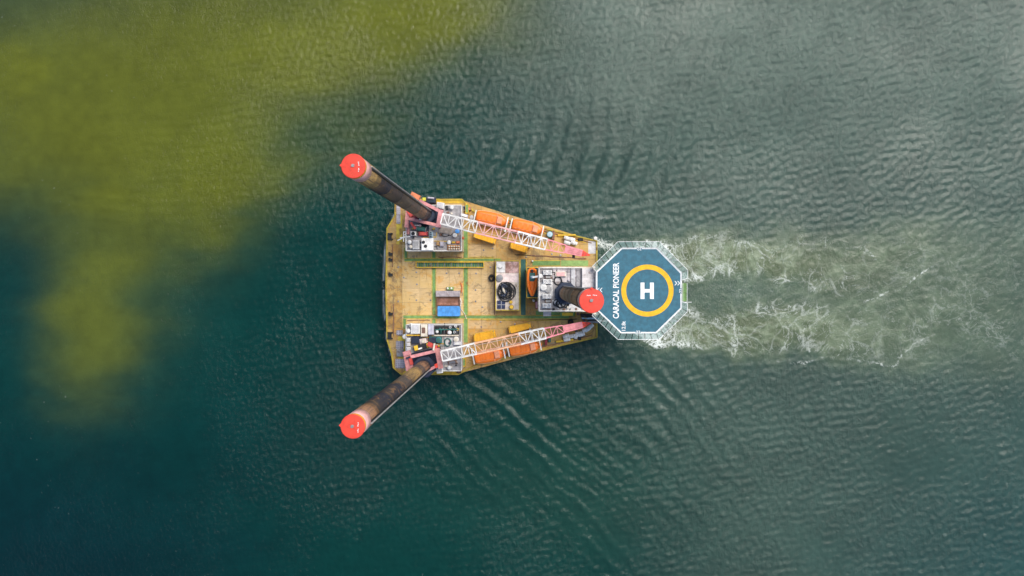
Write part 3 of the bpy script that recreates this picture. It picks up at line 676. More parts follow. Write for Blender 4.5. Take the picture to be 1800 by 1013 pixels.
# ------------------------------------------------------------------ jack houses around the two forward legs
JZ = D+7.0
def jackhouse(label, y0, y1, lc, well, near):
    T0 = [P(x, y, JZ) for x, y in ((714, y0), (811, y0), (811, y1), (714, y1))]; c = sum(T0, Vector((0, 0, 0)))/4
    T = thing('jack_house', label, 'jack house', (c.x, c.y, D), 'jack houses of the forward legs')
    part('wall', T, MB().prism([tuple(p.xy) for p in T0], D-.05, JZ-.12), cream)
    xs2 = [714, 746, 778, 811]; ys2 = [y0, (y0*2+y1)/3, (y0+2*y1)/3, y1]
    for i in range(3):
        for j in range(3):
            a, b = P(xs2[i], ys2[j], JZ), P(xs2[i+1], ys2[j+1], JZ); g = .04
            part('roof_plate', T, MB().prism([(a.x+g, b.y+g), (b.x-g, b.y+g), (b.x-g, a.y-g), (a.x+g, a.y-g)], JZ-.16, JZ), roofg)
    m = MB()
    for k in range(4): m.beam(T0[k], T0[(k+1) % 4], .24, .22)
    part('roof_edge', T, m, white)
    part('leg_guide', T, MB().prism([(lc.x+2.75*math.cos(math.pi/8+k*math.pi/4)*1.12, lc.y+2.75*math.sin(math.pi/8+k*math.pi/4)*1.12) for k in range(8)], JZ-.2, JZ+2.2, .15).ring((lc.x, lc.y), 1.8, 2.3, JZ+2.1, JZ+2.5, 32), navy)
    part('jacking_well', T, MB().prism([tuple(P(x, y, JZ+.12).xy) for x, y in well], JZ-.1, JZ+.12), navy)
    rails(T, [(714, near), (811, near), (811, y0 if near == y1 else y1)], JZ, white)
    rj = random.Random(int(y0)); ylo, yhi = (400, 438) if near > 500 - 60 and y0 < 500 else (575, 612)
    for k in range(9):                                       # pipe runs and small fittings on the roof
        yy = rj.uniform(ylo, yhi); xa = rj.uniform(716, 770); xb = xa+rj.uniform(14, 38); zz = JZ+.14
        part('roof_pipe', T, MB().tube([P(xa, yy, zz), P(xb, yy+rj.uniform(-1, 1), zz), P(xb+.6, yy+rj.choice((-1, 1))*rj.uniform(4, 10), zz)], rj.uniform(.07, .13), 6), rj.choice((yellow, black, brown, lgrey, teal, dkred)))
    for k in range(12):
        q = P(rj.uniform(717, 808), rj.uniform(ylo, yhi), JZ); part('roof_fitting', T, MB().box((q.x, q.y, JZ-.03), (rj.uniform(.3, .8), rj.uniform(.3, .7), rj.uniform(.25, .7)), rj.uniform(0, .4), .06), rj.choice((black, brown, grey, red, yellow, cream, navy)))
    for k in range(5):
        q = P(rj.uniform(780, 808), rj.uniform(y0+2, y0+16) if y0 < 500 else rj.uniform(y1-16, y1-2), JZ); part('roof_fitting', T, MB().box((q.x, q.y, JZ-.03), (rj.uniform(.3, .8), rj.uniform(.3, .7), .4), rj.uniform(0, .4), .06), rj.choice((black, brown, grey, cream)))
    for x in (726, 744, 768, 790): # doors in the wall that faces the open deck
        q = P(x, near, D+1); part('door', T, MB().box((q.x, q.y+(.0), D), (1.0, .3, 2.1)), grey)
    return T
jhA = jackhouse('grey roofed jack house with pale drums and an orange bottle rack on top', 361, 441, LA, [(722, 352), (775, 370), (774, 395), (716, 384)], 441)
jhB = jackhouse('grey roofed jack house carrying the striped black and yellow engine', 571, 652, LB, [(720, 622), (770, 610), (777, 645), (742, 655), (716, 650)], 571)

# ------------------------------------------------------------------ cranes
def crane(label, mir, start, tip, segs, wpx, frame):
    """lattice boom resting fore and aft; the slewing frame goes round the leg"""
    ZB = D+13.0
    A, Bp = P(*start, ZB), P(*tip, ZB-2.5); d = (Bp-A).normalized(); sd = Vector((-d.y, d.x, 0)).normalized(); up = d.cross(sd)*1.0
    if up.z < 0: up = -up
    L = (Bp-A).length; T = thing('pedestal_crane', label, 'crane', (A.x, A.y, JZ))
    hw = px(wpx, ZB)/2
    def pt(s, u, v): return A+d*s+sd*u+up*v
    for (f0, f1, w0, w1, h0, h1, mat_, bays, nm, th, thin) in segs:
        s0, s1 = f0*L, f1*L; m = MB()
        for su in (-1, 1):
            for sv in (-1, 1): m.beam(pt(s0, su*w0*hw, sv*h0), pt(s1, su*w1*hw, sv*h1), th)
        sec = part(nm, T, m, mat_)
        for k in range(bays):
            q0, q1 = k/bays, (k+1)/bays; a_, b_ = s0+(s1-s0)*q0, s0+(s1-s0)*q1
            wa, wb = (w0+(w1-w0)*q0)*hw, (w0+(w1-w0)*q1)*hw; ha, hb = h0+(h1-h0)*q0, h0+(h1-h0)*q1
            part('cross_bar', sec, MB().beam(pt(b_, -wb, hb), pt(b_, wb, hb), thin), mat_)
            part('lacing', sec, MB().beam(pt(a_, -wa, ha), pt(b_, wb, hb), thin), mat_) if k % 2 else part('lacing', sec, MB().beam(pt(a_, wa, ha), pt(b_, -wb, hb), thin), mat_)
            for su in (-1, 1):
                part('lacing', sec, MB().beam(pt(a_, su*wa, (-1 if k % 2 else 1)*ha), pt(b_, su*wb, (1 if k % 2 else -1)*hb), .12), mat_)
        if f0 == 0: part('end_bar', sec, MB().beam(pt(s0, -w0*hw, h0), pt(s0, w0*hw, h0), th), mat_)
    # boom head: box section with sheaves and red nose
    e0 = segs[-1][1]*L; w0 = segs[-1][3]*hw
    hd = part('boom_head', T, MB().loft([[pt(e0, -w0, -.5), pt(e0, w0, -.5), pt(e0, w0, .6), pt(e0, -w0, .6)], [pt(L*.945, -w0*.85, -.5), pt(L*.945, w0*.85, -.5), pt(L*.945, w0*.85, .5), pt(L*.945, -w0*.85, .5)]]), paint('hot_pink_paint', (.84, .27, .32), .55, rust=.05))
    for u in (-.55, 0, .55): part('head_slot', hd, MB().beam(pt(e0+.6, u*w0, .59), pt(L*.93, u*w0*.8, .50), .16, .12), pinkish)
    part('boom_nose', T, MB().loft([[pt(L*.945, -w0*.8, -.4), pt(L*.945, w0*.8, -.4), pt(L*.945, w0*.8, .45), pt(L*.945, -w0*.8, .45)], [pt(L, -.15, -.2), pt(L, .15, -.2), pt(L, .15, .2), pt(L, -.15, .2)]]), caprd)
    for s in (L*.955, L*.975): part('sheave', hd, MB().beam(pt(s, -w0*.35, .2), pt(s, w0*.35, .2), .4, .6), red)
    q = pt(L*.9, -w0*1.25, -1.2); part('hook_block', T, MB().box((q.x, q.y, q.z-.4), (.7, .8, 1.2), 0, .1).beam((q.x, q.y, q.z+.6), tuple(pt(L*.9, -w0*.6, 0)), .1), black)
    # pendant wires back to the frame
    for su in (-1, 1): part('pendant_wire', T, MB().beam(pt(L*.70, su*hw*.5, 1.6), pt(.4, su*hw*.75, 2.0), .06), lgrey)
    # slewing frame
    for nm, a, b, ww, hh, mm, z in frame:
        part(nm, T, MB().beam(P(*a, z), P(*b, z), ww, hh), mm)
    # boom rest down to the deck
    q = pt(L*.60, 0, -1.2); m = MB()
    for su in (-1, 1):
        e = q+sd*su*hw*.9; m.beam(e, (e.x, e.y, D-.05), .35)
    m.beam(q-sd*hw*1.2, q+sd*hw*1.2, .35); part('boom_rest', T, m, lgrey)
    lz = JZ+2.5; lc_ = LA if mir else LB
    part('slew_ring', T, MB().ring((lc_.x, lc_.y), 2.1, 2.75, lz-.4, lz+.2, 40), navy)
    return T
segA = [(0, .232, .92, 1, 1.0, 1.2, white, 5, 'boom_section', .30, .20), (.232, .50, 1, 1, 1.2, 1.2, pink, 5, 'boom_section', .30, .20), (.50, .70, 1, .95, 1.2, 1.1, white, 5, 'boom_section', .34, .22), (.70, .83, .92, .70, 1.0, .5, paint('hot_pink_paint', (.84, .27, .32), .55, rust=.05), 3, 'boom_section', .22, .15)]
segB = [(0, .225, .92, 1, 1.0, 1.2, white, 5, 'boom_section', .30, .20), (.225, .52, 1, 1, 1.2, 1.2, paint('salmon_paint', (.82, .45, .26), .6, rust=.08), 6, 'boom_section', .30, .20), (.52, .69, 1, .95, 1.2, 1.1, white, 4, 'boom_section', .34, .22), (.69, .815, .92, .70, 1.0, .5, paint('hot_pink_paint', (.84, .27, .32), .55, rust=.05), 3, 'boom_section', .22, .15)]
Zf = JZ+3.0
frA = [('frame_beam', (724, 346), (775, 372.5), .85, .9, rose, Zf), ('frame_beam', (718, 384.5), (770, 396.5), .8, .9, pinkish, Zf), ('cross_beam', (775.5, 369), (770.5, 400), 1.25, 1.0, rose, Zf+.05),
       ('counterweight', (722, 343.5), (737, 351), 2.0, 1.6, paint('orange_paint', (.80, .24, .10), .5), Zf+.2), ('winch_bed', (714, 377), (735, 382), 2.4, .5, pinkish, Zf-.4), ('winch_drum', (718, 370), (724, 381), 1.0, 1.0, red, Zf+.2),
       ('winch_drum', (729, 372), (733, 384), .8, .8, dkred, Zf+.2), ('rear_beam', (717.5, 366), (714.5, 400), 1.0, .8, pinkish, Zf-.1), ('winch_drum', (722, 391), (730, 402), .6, .6, red, Zf-.3), ('junction_box', (737, 384), (741, 384), 1.0, .9, white, Zf+.4)]
frB = [('frame_beam', (722, 627.5), (766, 617), .8, .9, rose, Zf), ('frame_beam', (744, 656), (770, 642), .7, .8, rose, Zf), ('cross_beam', (768.5, 612), (775, 648), 1.25, 1.0, pinkish, Zf+.05),
       ('winch_bed', (715, 620), (721, 651), 2.0, .6, pinkish, Zf-.2), ('winch_bed', (709, 623), (722, 619), 1.2, .7, rose, Zf+.1), ('winch_drum', (721, 629), (724, 641), .8, .8, red, Zf+.2), ('winch_drum', (714, 630), (721, 628), .5, .5, navy, Zf+.5),
       ('cross_beam', (752, 604), (768, 612), 1.1, .8, red, Zf-.2), ('lattice_post', (764, 604), (762, 616), .45, .5, cream, Zf+.8), ('frame_foot', (765, 644), (774, 640), 1.1, .8, caprd, Zf+.1)]
crA = crane('lattice boom crane with bright pink boom sections lying toward the bare grey stern plate', True, (777, 385), (1037, 449), segA, 20, frA)
crB = crane('lattice boom crane with salmon and white boom sections above black hoses at the stern', False, (777, 626), (1038, 568), segB, 19, frB)

# ------------------------------------------------------------------ lifeboats in their davits
def lifeboat(label, quad, wheel_inner):
    """QUAD: photo pixels of stern and bow ends of the keel line, half beam px"""
    (x0, y0), (x1, y1), hb = quad; z0 = D+.9; zt = z0+2.7
    a, b = P(x0, y0, z0+1.4), P(x1, y1, z0+1.4); L = (b-a).length; d = (b-a).normalized(); sd = Vector((-d.y, d.x, 0)); hw = px(hb, z0+1.4)
    def wd(u): return hw*min(1, (.84+.5*u) if u < .32 else 1.0)*(1 if u < .62 else max(.30, 1-((u-.62)/.42)**1.9))
    def ringp(u, lo, hi, sc=1.0):
        c = a.lerp(b, u); wv = wd(u)*sc; out = []
        for k in range(16):
            th = 2*math.pi*k/16; cx, cz = math.cos(th), math.sin(th)
            e = .80; ex = math.copysign(abs(cx)**e, cx); ez = math.copysign(abs(cz)**e, cz)
            out.append(Vector((c.x, c.y, 0))+sd*ex*wv+Vector((0, 0, (lo+hi)/2+(hi-lo)/2*ez)))
        return out
    us = [0, .04, .12, .25, .4, .55, .68, .8, .9, .97, 1.0]
    T = thing('lifeboat', label, 'lifeboat', ((a.x+b.x)/2, (a.y+b.y)/2, z0), 'lifeboats along the deck edges')
    hs = [.86, .95, 1, 1, 1, 1, 1, 1, .97, .9, .8]
    part('hull', T, MB().loft([ringp(u, z0+.5*max(0, (u-.6))*1.3, z0+1.5, h) for u, h in zip(us, hs)]), orange, True)
    part('canopy', T, MB().loft([ringp(u, z0+.9, z0+1.5+1.1*(h if u < .85 else h*.8), .93*h) for u, h in zip(us, hs)]), orange, True)
    m = MB()
    for s in (-1, 1):
        pts = [a.lerp(b, u)+sd*s*wd(u)*h*.99+Vector((0, 0, z0+1.5-a.z)) for u, h in zip(us, hs)]; m.tube(pts, .09, 5)
    part('gunwale_fender', T, m, paint('pale_orange_rubber', (.86, .45, .22), .6, rust=0))
    for k in range(3):
        u0 = .16+k*.17; c = a.lerp(b, u0+.07); ang = math.atan2(d.y, d.x)
        part('canopy_hatch', T, MB().box((c.x, c.y, z0+2.53), (1.0, hw*.95, .13), ang, .05), orange)
    c = a.lerp(b, .72); part('helm_cupola', T, MB().box((c.x, c.y, z0+2.2), (1.5, hw*1.05, .85), math.atan2(d.y, d.x), .2), paint('bleached_orange', (.85, .33, .17), .5, rust=0))
    c = a.lerp(b, .62); part('canopy_seam', T, MB().beam(c-sd*hw*.85+Vector((0, 0, 1.12)), c+sd*hw*.85+Vector((0, 0, 1.12)), .16, .1), paint('bleached_orange', (0, 0, 0)))
    for s in (-1, 1): part('grab_rail', T, MB().beam(a.lerp(b, .08)+sd*s*hw*.5+Vector((0, 0, 1.14)), a.lerp(b, .6)+sd*s*hw*.5+Vector((0, 0, 1.14)), .07), paint('bleached_orange', (0, 0, 0)))
    # davit of its own
    V = thing('lifeboat_davit', 'white davit of the '+label.replace('enclosed orange lifeboat ', 'lifeboat '), 'davit', ((a.x+b.x)/2, (a.y+b.y)/2, D), 'davits of the lifeboats')
    for u in (-.035, .96):
        c = a.lerp(b, u)+Vector((0, 0, D-a.z)); inn = sd*(-1 if wheel_inner > 0 else 1)*hw*1.35
        part('davit_arm', V, MB().beam(c+inn+Vector((0, 0, -.1)), c+inn+Vector((0, 0, 4.2)), .35).beam(c+inn+Vector((0, 0, 4.1)), c-inn*.55+Vector((0, 0, 3.9)), .3).beam(c-inn*.5+Vector((0, 0, 3.9)), c-inn*.5+Vector((0, 0, 2.0)), .1), white)
    c = a.lerp(b, .46)+Vector((0, 0, D-a.z)); part('cradle', V, MB().beam(c-d*3+Vector((0, 0, .45)), c+d*3+Vector((0, 0, .45)), .5, .95), lgrey)
    return T
lifeboat('enclosed orange lifeboat abeam the pink boom, nearer the jack house with the drums', ((838, 379.5), (894, 392), 12), 1)
lifeboat('enclosed orange lifeboat abeam the pink boom, beside the dark green and red tank', ((901, 394), (956, 407), 11.8), 1)
lifeboat('enclosed orange lifeboat under the salmon boom, nearer the black and yellow engine', ((835, 630.5), (889, 620), 12), -1)
lifeboat('enclosed orange lifeboat under the salmon boom, beside the maroon and green bin', ((896, 617.5), (952, 606), 11.6), -1)

# ------------------------------------------------------------------ yellow skids and boxes on the open deck
def skid(label, quad):
    def ex(T, q, c, z1):
        for u in (.06, .94): part('end_frame', T, MB().beam(q[0].lerp(q[1], u)+Vector((0, 0, .05)), q[3].lerp(q[2], u)+Vector((0, 0, .05)), .2, .2), yellow)
        part('side_rail', T, MB().beam(q[0]+Vector((0, 0, .06)), q[1]+Vector((0, 0, .06)), .14, .16), yellow)
        for k in (0, 1, 2, 3): part('lifting_lug', T, MB().box((c.x+(q[k].x-c.x)*.9, c.y+(q[k].y-c.y)*.85, z1), (.22, .22, .22)), steel)
    gbox('equipment_skid', label, 'skid', quad, D, 2.4, skidyel, ribs=7, group='yellow skids under the booms', extra=ex)
skid('long yellow skid under the pink boom nearer the jack house', [(834, 407.5), (872, 419.5), (870, 429.5), (832, 417)])
skid('shorter yellow skid by the pink boom, toward the bare stern plate', [(898, 424), (928, 433.5), (926, 445), (896, 436)])
skid('deep yellow skid by the salmon boom nearer the black and yellow engine', [(832, 588), (869, 580.5), (872, 594), (833, 602)])
skid('slim yellow skid by the salmon boom, toward the white raft canisters', [(893, 575), (932, 567.5), (934, 577), (896, 587)])

def container(label, r, h, mat_, z0=D, n=14, opened=False):
    def ex(T, q, c, z1):
        for k in range(4): part('corner_casting', T, MB().box((c.x+(q[k].x-c.x)*.97, c.y+(q[k].y-c.y)*.94, z1-.12), (.24, .24, .17)), steel)
        part('door_leaf', T, MB().beam(q[1].lerp(q[2], .05)-Vector((0, 0, h*.5)), q[1].lerp(q[2], .48)-Vector((0, 0, h*.5)), .1, h*.85), mat_)
        part('door_leaf', T, MB().beam(q[1].lerp(q[2], .52)-Vector((0, 0, h*.5)), q[1].lerp(q[2], .95)-Vector((0, 0, h*.5)), .1, h*.85), mat_)
    return gbox('container', label, 'container', r, z0, h, mat_, ribs=n, extra=ex, ch=.03)
container('bright blue shipping container at the edge of the green walkway', (769, 538.5, 808, 556), 2.6, blue)
container('mauve grey half-height container beside the small green pump', (766, 511.5, 808, 521.5), 1.7, paint('mauve_grey_paint', (.40, .35, .36), .6, rust=.14))
T = gbox('cargo_basket', 'rusty brown open cargo basket between the blue and the grey container', 'basket', (768, 523.5, 807.5, 537), D, .5, brown, ch=.03)
q = [P(x, y, D+1.3) for x, y in ((768, 523), (807.5, 523), (807.5, 537.5), (768, 537.5))]
for k in range(4):
    part('basket_side', T, MB().beam(q[k]-Vector((0, 0, .65)), q[(k+1) % 4]-Vector((0, 0, .65)), .14, 1.3), brown)
for k in range(1, 5): part('cargo_beam', T, MB().beam(q[0].lerp(q[3], k/5)-Vector((0, 0, .6)), q[1].lerp(q[2], k/5)-Vector((0, 0, .6)), .5, .3), paint('oxide_steel', (.34, .16, .11), .75, rust=.25, var=.4, rnd=.3))
T = gbox('deck_pump', 'small green pump with two white knobs beside the mauve grey container', 'pump', (785, 504.5, 797, 510.5), D, .9, lime, lid=green)
for x in (787, 793.5):
    c = P(x, 507, D+1.0); part('knob', T, MB().lathe((c.x, c.y, D+.85), [(.25, 0), (.28, .2), (.1, .32)], 12), white)
for x0, y0, x1, y1, lab, mm in ((810, 497, 811, 514, 'rusty red pipe lying beside the mauve grey container', paint('red_lead', (.60, .16, .05), .6)), (808.6, 524, 809.4, 538, 'white post leaning at the end of the rusty cargo basket', white), (810, 543, 820, 561, 'pale hose trailing from the blue container over the green walkway', cream)):
    a, b = P(x0, y0, D+.2), P(x1, y1, D+.2); c = (a+b)/2; md = c+Vector((.25, .1, 0))
    o = mesh_obj('deck_pipe' if 'pale hose' not in lab else 'deck_hose', MB().tube([a, a.lerp(md, .5), md, md.lerp(b, .5), b], .16 if mm is not cream else .09, 7), mm, off=Vector((c.x, c.y, D))); o.location = (c.x, c.y, D)
    tag(o, lab, 'pipe' if 'pale hose' not in lab else 'hose')
# yellow gangway lying on deck
g = thing('gangway', 'long yellow gangway with grey rungs lying beside the green walkway', 'gangway', P(790, 465.5, D))
for y in (461, 470.2): part('side_rail', g, MB().beam(P(731, y, D+.9), P(851, y, D+.9), .22, .22).beam(P(731, y, D+.25), P(851, y, D+.25), .22, .5), yellow)
for x in (731.5, 850.5): part('end_bar', g, MB().beam(P(x, 461, D+.9), P(x, 470.2, D+.9), .2, .2), yellow)
part('tread_plate', g, MB().prism(rect(732, 461.5, 850, 469.7, D+.2), D, D+.2), green)
for k in range(30):
    x = 734+k*3.95; part('rung', g, MB().beam(P(x, 461.6, D+.35), P(x, 469.8, D+.35), .24, .2), teal if k % 3 else steel)

# ------------------------------------------------------------------ white service module with hoses
def modroof(T, q, c, z1): pass
Wz = D+3.0
MT = gbox('service_module', 'cream white module with heaped black hoses and blue panels on its roof', 'module', (871, 458.5, 913.5, 546), D, 3.0, paint('blotched_cream', (.74, .64, .56), .6, rust=.10), ch=.05)
part('roof_cover', MT, MB().prism(rect(872.5, 460, 887.5, 479, Wz), Wz-.05, Wz+.18, .05), white)
part('roof_cover', MT, MB().prism(rect(888.5, 460, 911.5, 480, Wz), Wz-.05, Wz+.14, .05), paint('peeling_red_white', (.62, .40, .37), .6, rust=.30, var=.5, dirt=.5), label='peeling red and white roof cover')
part('roof_cover', MT, MB().prism(rect(873, 482, 911, 496, Wz), Wz-.05, Wz+.08, .03), paint('pale_pink_paint', (.76, .62, .58), .6, rust=.12))
part('cable_tray', MT, MB().prism(rect(906, 498, 911, 544, Wz), Wz-.05, Wz+.2, .03), cream)
m = MB()
for k in range(4): m.beam(P(*[(871.5, 459), (913, 459), (913, 545.5), (871.5, 545.5)][k], Wz+.1), P(*[(913, 459), (913, 545.5), (871.5, 545.5), (871.5, 459)][k], Wz+.1), .22, .3)
part('roof_edge', MT, m, edgeyel)
part('cover_handle', MT, MB().ring(P(879, 469, Wz), .5, .65, Wz+.15, Wz+.35, 16, math.pi, 2*math.pi), steel)
sp = gbox('panel_array', 'dark blue panels in four panes beside the hose heap', 'panel', (874, 528.5, 888, 543), Wz, .35, glassm, ch=.03)
for k in range(2):
    for j in range(2):
        part('pane', sp, MB().prism(rect(874.6+k*6.8, 529+j*7.2, 880.8+k*6.8, 535.4+j*7.2, Wz+.4), Wz+.3, Wz+.4), paint('panel_blue', (.035, .045, .10), .25, rust=0))
m = MB(); part('pane_frame', sp, m.beam(P(881.2, 528.7, Wz+.42), P(881.2, 543, Wz+.42), .12).beam(P(874.3, 535.9, Wz+.42), P(888, 535.9, Wz+.42), .12), lgrey)
rh = random.Random(11); H = MB(); pts = []
for k in range(520):                                          # one hose flaked down into an untidy heap
    a = k*.29+1.3*math.sin(k*.043); r = 2.2*(.62+.38*math.sin(k*.037+1.0))+.45*math.sin(k*.171)
    o = P(889.5+5*math.sin(k*.021), 510+5.5*math.cos(k*.033), Wz); pts.append((o.x+r*math.cos(a)*.85, o.y+r*math.sin(a), Wz+.15+.0022*k+.08*math.sin(a*2.3)))
c = P(889.5, 510, Wz); o = mesh_obj('hose_heap', MB().tube(pts, .10, 6), black, off=c, smooth=True); o.location = c
tag(o, 'black hose flaked down in a round heap on the cream module', 'hose')
hb = thing('hose_bundle', 'dark blue tarpaulin bundle inside the black hose heap', 'bundle', P(890, 511, Wz))
m = MB()
for k in range(12):
    q = P(885+rh.uniform(-2, 11), 506+rh.uniform(-6, 14), Wz); m.tube([(q.x-.5, q.y+rh.uniform(-.3, .3), Wz+.5), (q.x, q.y, Wz+.85+rh.random()*.3), (q.x+.5, q.y+rh.uniform(-.3, .3), Wz+.5)], [.3, .45, .28], 7)
part('folded_cloth', hb, m, paint('dark_tarp', (.02, .03, .06), .5, rust=0, var=.5), True)
m = MB(); q = P(885, 511, Wz); m.tube([(q.x-.2, q.y+.9, Wz+1.2), (q.x+.1, q.y, Wz+1.35), (q.x+.5, q.y-.8, Wz+1.2)], [.2, .38, .2], 7); part('pale_sack', hb, m, cream, True)
drum('hose_reel', 'grey hose reel at the corner of the cream module roof', (878, 489), .95, Wz, .6, grey, steel, 'reel')
drum('gas_bottle_cluster', 'brown capped vessel at the end of the cream module roof', (899, 540), .62, Wz, .9, brown, yellow, 'vessel')
drum('valve_bonnet', 'small yellow valve bonnet beside the brown vessel on the module', (898, 531.5), .45, Wz, .6, yellow, yellow, 'valve')
coil('black hoses hanging in a bunch at the side of the cream module', (864.5, 489), .9, D, 5, black, .8, .2, 3, 'hose_bunch')

# ------------------------------------------------------------------ rescue boat
def rescue_boat():
    z0 = D+8.6; a, b = P(935.5, 474, z0+1), P(935.5, 519.5, z0+1); L = (b-a).length; d = (b-a).normalized(); sd = Vector((1, 0, 0)); hw = px(8.6, z0+1)
    T = thing('rescue_boat', 'small open orange rescue boat in a cradle before the accommodation', 'boat', ((a.x+b.x)/2, (a.y+b.y)/2, z0))
    us = [0, .05, .15, .3, .5, .65, .8, .92, 1]; ws = [.62, .82, .95, 1, 1, .9, .62, .3, .07]
    def ring_(u, wv, lo, hi):
        c = a.lerp(b, u); return [Vector((c.x+hw*wv*math.cos(2*math.pi*k/14), c.y, (lo+hi)/2+(hi-lo)/2*math.sin(2*math.pi*k/14))) for k in range(14)]
    part('hull', T, MB().loft([ring_(u, w_, z0+.5*max(0, u-.5), z0+1.3) for u, w_ in zip(us, ws)]), orange, True)
    part('cockpit_floor', T, MB().prism([tuple((a.lerp(b, u)+sd*s*hw*w_*.62).xy) for u, w_, s in ((.12, .9, -1), (.40, .95, -1), (.46, .5, -1), (.46, .5, 1), (.40, .95, 1), (.12, .9, 1))], z0+1.0, z0+1.33), teal)
    m = MB(); col_ = [a.lerp(b, u)+sd*hw*w_*.86+Vector((0, 0, .35)) for u, w_ in zip(us, ws)]+[a.lerp(b, u)-sd*hw*w_*.86+Vector((0, 0, .35)) for u, w_ in list(zip(us, ws))[::-1]]
    part('buoyancy_tube', T, m.tube(col_+[col_[0]], .33, 8), orange, True)
    c = a.lerp(b, .3); part('steering_console', T, MB().box((c.x, c.y, z0+1.1), (.8, .8, .8), .2, .12), ltblue)
    c = a.lerp(b, .06); part('outboard_motor', T, MB().box((c.x, c.y+.1, z0+1.1), (.7, .7, .9), 0, .15), black)
    c = a.lerp(b, .72); part('bow_locker', T, MB().box((c.x, c.y, z0+1.25), (.8, 1.2, .15), 0, .05), orange)
    K = thing('boat_cradle', 'dark green cradle platform with yellow rails under the rescue boat', 'cradle', P(936, 497, D))
    part('platform', K, MB().prism(rect(926, 470.5, 946, 523.5, D+8.4), D-.02, D+8.4, .05), teal)
    for (p0, p1) in (((926, 470.5), (946, 470.5)), ((926, 523.5), (946, 523.5)), ((926, 470.5), (926, 523.5))): part('rail', K, MB().beam(P(*p0, D+8.6), P(*p1, D+8.6), .16, .3), yellow)
    for y in (484, 508): part('chock', K, MB().box((P(935.5, y, D+8.4).x, P(935.5, y, D+8.4).y, D+8.35), (2.0, .3, .45)), steel)
    V = thing('rescue_davit', 'white davit arm reaching over the rescue boat cockpit', 'davit', P(948, 486, D+15))
    part('arm', V, MB().beam(P(950, 485.5, D+15.2), P(936, 487.5, D+15.0), .45, .4), white); part('base', V, MB().lathe(P(950.5, 485.5, D+14.9), [(.6, 0), (.6, .8), (.4, 1.0)], 14), white)
    part('fall_wire', V, MB().beam(P(936, 487.5, D+15.0), (c.x, a.lerp(b, .3).y, z0+1.8), .07), steel)
rescue_boat()

# ------------------------------------------------------------------ accommodation block
AZ = D+15.0
aq = [P(x, y, AZ) for x, y in ((947, 470.5), (1047, 470.5), (1047, 547), (947, 547))]; ac = sum(aq, Vector((0, 0, 0)))/4
AB = thing('accommodation_block', 'grey roofed accommodation block carrying rooftop fan units beside the helideck', 'building', (ac.x, ac.y, D))
for k in range(5):
    part('storey_wall', AB, MB().prism([tuple((ac+(p-ac)*(1.0 if k % 1 == 0 else .99)).xy) for p in aq], D+3*k-(.05 if k == 0 else -.06), D+3*k+2.94-(.16 if k == 4 else 0)), white)
for k in range(5):
    for j in range(8):
        for wx, sx in ((aq[0].x-.01, 1),):
            y_ = aq[3].y+(aq[0].y-aq[3].y)*(j+.5)/8
            wn = part('window', AB, MB().box((wx, y_, D+3*k+1.1), (.12, .9, 1.0)), glassm)
xs3 = [947, 972, 997, 1022, 1047]; ys3 = [470.5, 496, 521.5, 547]; pm = [roofg, lgrey, roofg, cream]
for i in range(4):
    for j in range(3):
        a, b = P(xs3[i], ys3[j], AZ), P(xs3[i+1], ys3[j+1], AZ); g_ = .04
        part('roof_plate', AB, MB().prism([(a.x+g_, b.y+g_), (b.x-g_, b.y+g_), (b.x-g_, a.y-g_), (a.x+g_, a.y-g_)], AZ-.2, AZ), paint('pale_roof_paint', (.58, .52, .52), .65, rust=.12, var=.3) if (i >= 1 and j == 0) else pm[(i+j) % 3])
m = MB()
for k in range(4): m.beam(aq[k], aq[(k+1) % 4], .4, .3)
part('roof_edge', AB, m, cream)
rails(AB, [(1023, 471), (948, 471), (948, 546.5), (1025, 546.5)], AZ, white, 1.1, .13)
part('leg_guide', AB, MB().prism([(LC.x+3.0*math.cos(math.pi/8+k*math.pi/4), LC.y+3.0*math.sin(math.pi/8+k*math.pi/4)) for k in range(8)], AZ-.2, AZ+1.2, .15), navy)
part('side_balcony', AB, MB().prism(rect(955, 548, 969, 556, D+9), D+8.8, D+9, .02), lgrey)
part('roof_deckhouse', AB, MB().prism(rect(1023, 472, 1046, 506, AZ+1.2), AZ-.05, AZ+1.2, .1), paint('pale_house_paint', (.74, .68, .66), .6, rust=.14))
part('roof_duct', AB, MB().prism(rect(1004, 472, 1011, 503, AZ+.5), AZ-.05, AZ+.5, .06), lgrey); part('roof_duct', AB, MB().prism(rect(1013, 474, 1020, 504, AZ+.35), AZ-.05, AZ+.35, .06), roofg)
def fan_unit(label, x0, y0, x1, y1):
    def ex(T, q, c, z1):
        for s in (-1, 1):
            cx = c.x+s*(q[1].x-q[0].x)*.25
            f = part('fan', T, MB().ring((cx, c.y), .36, .52, z1-.03, z1+.12, 20).lathe((cx, c.y, z1-.05), [(.36, 0), (.36, .04)], 16), lgrey)
            for k in range(4): part('blade', f, MB().beam((cx, c.y, z1+.05), (cx+.36*math.cos(k*1.57+.4), c.y+.36*math.sin(k*1.57+.4), z1+.06), .12, .03), steel)
            part('grille', f, MB().lathe((cx, c.y, z1+.02), [(.12, 0), (.12, .12)], 10), lgrey)
    gbox('fan_unit', label, 'air conditioner', (x0, y0, x1, y1), AZ, 1.3, white, group='rooftop fan units', extra=ex, ch=.06)
fan_unit('white twin fan unit on the roof, outermost on the rescue davit side', 954.5, 475.5, 970, 483.5)
fan_unit('white twin fan unit on the roof, between the outermost unit and the pale tank', 954.5, 491, 970, 499.5)
fan_unit('white twin fan unit on the roof, between the pale tank and the end unit', 953.5, 517, 969, 525.5)
fan_unit('white twin fan unit on the roof, level with the looped hoses', 953.5, 533.5, 969, 541.5)
